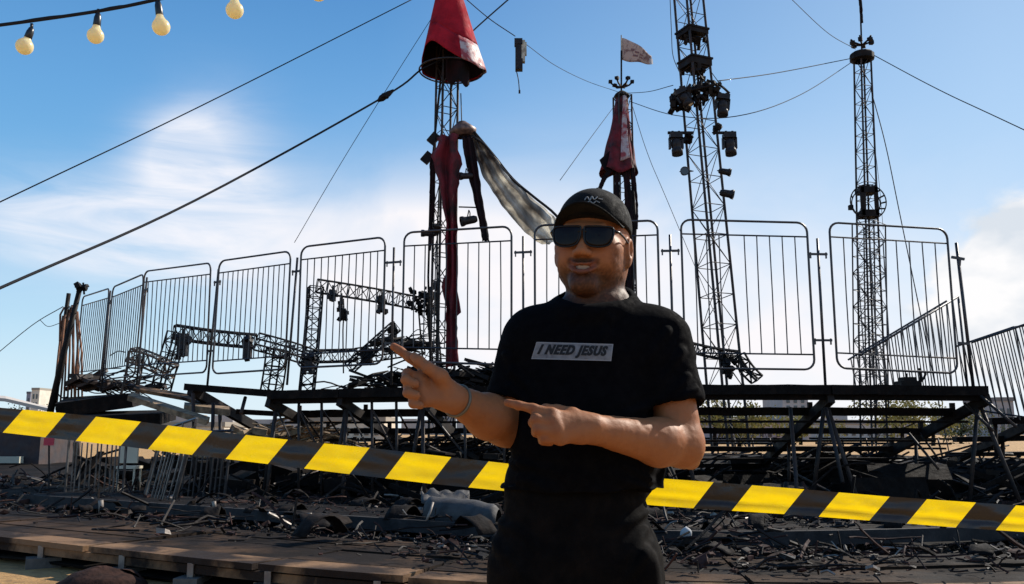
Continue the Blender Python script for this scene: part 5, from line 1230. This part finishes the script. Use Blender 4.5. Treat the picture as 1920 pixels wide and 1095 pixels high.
def make_folds(lines):
    segs = []
    for (x0, y0), (x1, y1), A, w_ in lines:
        p, q_ = Q(x0, y0, -.1), Q(x1, y1, -.1); segs.append((np.array([p.x, p.z]), np.array([q_.x, q_.z]), A, w_))
    def f(V):
        out = np.zeros(len(V)); P2 = V[:, [0, 2]]; front = np.clip((2.10 - V[:, 1]) / .05, 0, 1)
        n_ = vnoise(V, 13, 6)[:, None] * .010; P2 = P2 + n_
        for a_, b_, A, w_ in segs:
            ba = b_ - a_; t_ = np.clip(((P2 - a_) @ ba) / (ba @ ba), 0, 1); d_ = np.linalg.norm(P2 - a_ - t_[:, None] * ba, axis=1)
            out += A * np.exp(-(d_ / w_) ** 2) * (1 - .75 * t_) - A * .6 * np.exp(-((d_ - w_ * 1.9) / w_) ** 2) * (1 - .75 * t_)
        return out * front
    return f
shirt_folds = make_folds([((1236, 930), (1130, 880), .0065, .008), ((1238, 908), (1165, 868), .005, .007), ((1234, 948), (1105, 920), .006, .008), ((1262, 612), (1205, 690), .005, .009), ((1292, 650), (1236, 725), .005, .008),
    ((1222, 760), (1150, 790), .006, .008), ((1225, 790), (1160, 850), .005, .008), ((962, 690), (1015, 745), .005, .008), ((958, 720), (1005, 800), .005, .008), ((955, 868), (1060, 885), .005, .008), ((952, 900), (1080, 925), .005, .009),
    ((1150, 592), (1130, 640), .004, .008), ((1075, 592), (1060, 632), .0035, .008), ((1300, 700), (1262, 742), .0045, .007), ((1312, 728), (1270, 750), .004, .006), ((945, 660), (975, 720), .004, .007)])
def folds(V):
    x, y, z = V.T
    n1 = vnoise(V, (7, 9, 16), 3); n2 = vnoise(V, (16, 14, 30), 8)
    low = np.clip((1.28 - z) / .14, 0, 1)
    diag = np.sin((x * 34 + z * 62) + 4 * n1) * np.clip((x - .12) / .1, 0, 1) * np.exp(-((z - 1.16) / .07) ** 2)
    arm = np.sin(z * 95 + x * 20 + 4 * n1) * np.clip((np.abs(x - .08) - .19) / .05, 0, 1) * np.clip((1.5 - z) / .1, 0, 1)
    return .004 * n1 + (.003 * low + .0012) * n2 + shirt_folds(V) + .0012 * arm
shirt, SV, SF = sdf_obj(s, 't_shirt', cloth, man, folds)
del s
bv = BVHTree.FromPolygons([tuple(v) for v in SV], [tuple(f) for f in SF])
def onto(p, off):
    d_ = Vector((.0, 1, 0)); h_, nn, i_, ds = bv.ray_cast(Vector(p) - d_ * .6, d_)
    return (h_ if h_ is not None else Vector(p)) - d_ * off
# collar rib
cl = []
for k in range(40):
    a = 2 * math.pi * k / 40; cl.append(ncn + nA * math.cos(a) * 1.0 + nB * math.sin(a) * 1.0)
b = MB(); b.tube(cl + [cl[0]], .0085, 8, False); b.build('collar', cloth, man, True)
# printed patch with its lettering
pc = [(1006, 641), (1150, 645), (1146, 677), (996, 673)]
def patch_pt(u, v, off):          # u along, v up
    bl, br = Vector(pc[3]), Vector(pc[2]); tl, tr = Vector(pc[0]), Vector(pc[1])
    q_ = (bl.lerp(br, u)).lerp(tl.lerp(tr, u), v); d_ = ray(q_.x, q_.y).normalized()
    h_, nn, i_, ds = bv.ray_cast(CAM, d_); h_ = h_ if h_ is not None else P(q_.x, q_.y, 1.8); return h_ - d_ * off
b = MB(); b.grid(lambda u, v: patch_pt(u, v, .0014), 34, 8); patch = b.build('chest_print', mat('print_grey', (.21, .21, .22), .85, 0, (.13, .13, .14), 60, spec=.1), man, True)
b = MB()
for (u0, v0_, u1, v1) in ((0, .0, 1, .06), (0, .94, 1, 1), (0, 0, .012, 1), (.988, 0, 1, 1)):
    b.grid(lambda u, v: patch_pt(u0 + (u1 - u0) * u, v0_ + (v1 - v0_) * v, .0018), 30 if u1 - u0 > .5 else 1, 1 if u1 - u0 > .5 else 8)
b.build('border', mat('print_border', (.25, .25, .26), .85), patch)
tcu = bpy.data.curves.new('t', 'FONT'); tcu.body = 'I NEED JESUS'; tcu.size = 1; tcu.offset = .05; tcu.shear = .25; tcu.space_character = 1.2; tcu.resolution_u = 3
to = bpy.data.objects.new('t', tcu); col.objects.link(to); bpy.context.view_layer.update()
tm = bpy.data.meshes.new_from_object(to.evaluated_get(bpy.context.evaluated_depsgraph_get())); bpy.data.objects.remove(to)
bmm = bmesh.new(); bmm.from_mesh(tm); bmesh.ops.triangulate(bmm, faces=bmm.faces)
for _ in range(2): bmesh.ops.subdivide_edges(bmm, edges=[e_ for e_ in bmm.edges if e_.calc_length() > .12], cuts=1)
bmesh.ops.triangulate(bmm, faces=bmm.faces)
xs = [v.co.x for v in bmm.verts]; ys = [v.co.y for v in bmm.verts]; b = MB()
b.add([patch_pt(.055 + .88 * (v.co.x - min(xs)) / (max(xs) - min(xs)),   .12 + .76 * (v.co.y - min(ys)) / (max(ys) - min(ys)), .0022) for v in bmm.verts], [tuple(v.index for v in f.verts) for f in bmm.faces])
base_v = list(b.v); base_f = list(b.f)
for du, dv in ((.004, 0), (-.004, 0)):      # thicken the strokes sideways
    b.add([patch_pt(.055 + du + .88 * (v.co.x - min(xs)) / (max(xs) - min(xs)), .12 + .76 * (v.co.y - min(ys)) / (max(ys) - min(ys)), .0022 + (.0002 if du > 0 else .0001)) for v in bmm.verts], [tuple(v.index for v in f.verts) for f in bmm.faces])
b.build('lettering', mat('print_black', (.006, .006, .007), .8), patch)

# ---- trousers and shoes
denim = mat('black_denim', (.003, .0028, .0032), .9, 0, (.007, .0055, .005), 18, .12, 300, spec=.06)
s = SDF((-.24, 1.72, .02), (.44, 2.34, 1.20), .0075)
hx = Q(1082, 1000).x
s.cap((hx, 2.045, 1.13), (hx - .005, 2.045, .98), .160, .170, .03, sc=(1, 1.22, 1))
for sx in (-1, 1):
    s.cap((hx + sx * .088, 2.04, .99), (hx + sx * .112, 2.03, .50), .104, .082, .03); s.cap((hx + sx * .112, 2.03, .50), (hx + sx * .13, 2.07, .07), .080, .066, .02)
s.cap((hx + .135, 1.95, 1.00), (hx + .15, 1.96, .88), .03, .035, .03)
trouser_folds = make_folds([((1225, 965), (1150, 1000), .006, .009), ((1222, 1000), (1160, 1060), .006, .009), ((1080, 985), (1085, 1110), .006, .006), ((930, 985), (1010, 1030), .005, .009), ((1215, 1040), (1175, 1100), .006, .008), ((925, 1030), (985, 1085), .005, .009)])
def tf(V):
    n1 = vnoise(V, (8, 8, 14), 5); n2 = vnoise(V, (20, 20, 34), 2); return .006 * n1 + .002 * n2 + trouser_folds(V)
sdf_obj(s, 'trousers', denim, man, tf); del s
shoe = mat('shoe_black', (.02, .02, .02), .5)
for sx in (-1, 1):
    s = SDF((hx + sx * .13 - .10, 1.72, -.01), (hx + sx * .13 + .10, 2.24, .16), .006)
    s.cap((hx + sx * .13, 2.12, .05), (hx + sx * .15, 1.86, .04), .048, .042, .02); s.cap((hx + sx * .13, 2.09, .07), (hx + sx * .135, 2.03, .07), .05, .045, .02)
    s.plane((0, 0, .004), (0, 0, -1), (hx - .4, 1.6, -.1), (hx + .4, 2.4, .03)); sdf_obj(s, 'shoe', shoe, man)

# ---- cap
capm = mat('black_cap_cloth', (.004, .004, .0042), .85, 0, (.008, .0075, .007), 30, .2, 400, sheen=.03, spec=.1)
s = SDF(tuple(np.array(HC) - .17), tuple(np.array(HC) + .19), .0034)
s.ell(np.array(hp(0, .014, .046)), (.0870, .108, .0960), .01, rot=HR3); s.ell(np.array(hp(0, -.030, .048)), (.074, .072, .074), .02, rot=HR3)
s.cap(hp(0, .014, .1375), hp(0, .014, .139), .008, .006, .004)
cc = np.array(hp(0, 0, .040)); nd = HM @ Vector((0, -.10, -1))
s.plane(cc, nd, tuple(np.array(HC) - .17), tuple(np.array(HC) + .19), .003)
sdf_obj(s, 'cap', capm, man); del s
cap_o = [o for o in man.children if o.name.startswith('cap')][0]
def brim_pt(u, v, t=0):
    a = R(-66 + 132 * u); rx, ry = .080, .092 + .0
    x0, y0 = rx * math.sin(a), .014 - ry * math.cos(a); ext = .062 * math.cos(a * .98) ** .75
    x = x0 * (1 + .03 * v); y = y0 - ext * v
    z = .052 + .014 * v * math.cos(a) - (.030 * (x / .08) ** 2) * (.45 + .55 * v) + t
    return hp(x, y, z)
b = MB(); b.grid(lambda u, v: brim_pt(u, v), 30, 8); b.build('brim', capm, cap_o, True, solid=.004)
b = MB()
for vv in (.3, .5, .7, .9): b.tube([brim_pt(k / 24, vv, .0026) for k in range(1, 24)], .0006, 4)
b.build('stitching', mat('stitch', (.03, .03, .028), .8), cap_o)
# small embroidered mark on the front of the cap (illegible in the photo): two short lines of scribble
b = MB(); capbv = BVHTree.FromPolygons([tuple(Vector(v.co) + wloc(cap_o)) for v in cap_o.data.vertices], [tuple(p.vertices) for p in cap_o.data.polygons])
def on_cap(px, py, off=.0012):
    d_ = ray(px, py).normalized(); h_, nn, i_, ds = capbv.ray_cast(CAM, d_); return (h_ if h_ is not None else hp(0, -.1, .08)) - d_ * off
for pts in ([(1096, 375), (1101, 369), (1106, 375), (1110, 368), (1114, 374), (1120, 369)], [(1100, 381), (1106, 377), (1112, 381), (1118, 377), (1124, 380)], [(1092, 379), (1097, 381)], [(1122, 372), (1130, 374)]):
    b.tube([on_cap(x, y) for x, y in curve([Vector((x, y, 0)) for x, y in pts], 20) for x, y in [(x, y)]] if False else [on_cap(v_.x, v_.y) for v_ in curve([Vector((x, y, 0)) for x, y in pts], 20)], .0013, 5)
b.build('embroidery', mat('thread_white', (.26, .26, .25), .7), cap_o)

# ---- sunglasses
gl = MB(); lensm = mat('dark_lens', (.006, .0022, .002), .16, 0, spec=.18); frm = mat('frame_black', (.006, .005, .005), .3, spec=.3)
def gpt(x, z, f=0.0):
    """front surface of the glasses: wraps round the face"""
    return hp(x, -.1085 + 1.9 * x * x - f + .10 * (z - .002) * 0, z)
outl = [(-.99, .70), (-.93, .96), (-.4, 1.0), (.3, 1.0), (.86, .93), (1.0, .55), (.92, -.25), (.70, -.78), (.20, -1.0), (-.35, -.98), (-.78, -.72), (-.96, -.1)]
def lens_outline(sx):
    pts = curve([Vector((x * .0310, 0, z * .0220)) for x, z in outl] + [Vector((outl[0][0] * .0310, 0, outl[0][1] * .0220))], 48)
    return [(sx * (.0345 + p.x * (-1 if False else 1) ), .000 + p.z) for p in pts]
glo = None
fb = MB()
for sx in (-1, 1): fb.tube([gpt(x, z) for x, z in lens_outline(sx)], .0022, 6, False)
fb.tube([gpt(x, .010 + .003 * math.cos(x * 200)) for x in (-.009, -.004, 0, .004, .009)], .0026, 6)
for sx in (-1, 1):
    fb.tube([gpt(sx * .064, .014), hp(sx * .074, -.085, .014), hp(sx * .0785, -.05, .012), hp(sx * .0795, .0, .010), hp(sx * .0800, .02, .0)], [.0032, .0032, .0026, .0022, .002], 6)
frame_o = fb.build('sunglasses', frm, man, True)
for sx in (-1, 1):
    lb = MB(); o_ = lens_outline(sx); c = (sum(x for x, z in o_) / len(o_), sum(z for x, z in o_) / len(o_)); ring = []
    vs = []; fs = []; nr = 5
    for r_ in range(nr + 1):
        for x, z in o_[:-1]:
            k_ = r_ / nr; vs.append(gpt(c[0] + (x - c[0]) * k_, c[1] + (z - c[1]) * k_, .0015 * (1 - k_ * k_)))
    m_ = len(o_) - 1
    for r_ in range(nr):
        for k in range(m_): fs.append((r_ * m_ + k, r_ * m_ + (k + 1) % m_, (r_ + 1) * m_ + (k + 1) % m_, (r_ + 1) * m_ + k))
    lb.add(vs, fs); lb.build('lens', lensm, frame_o, True, solid=.0012)
# bracelet on the raised wrist
b = MB(); d_ = (WR_A - EL_A).normalized(); a_ = d_.cross(Vector((0, 0, 1))).normalized(); c_ = a_.cross(d_); wb = EL_A.lerp(WR_A, .93)
b.tube([wb + (a_ * math.cos(t_) + c_ * math.sin(t_)) * .0335 for t_ in [2 * math.pi * k / 24 for k in range(25)]], .0035, 6, False)
b.build('bracelet', mat('bracelet', (.16, .13, .09), .5, .4), man, True)
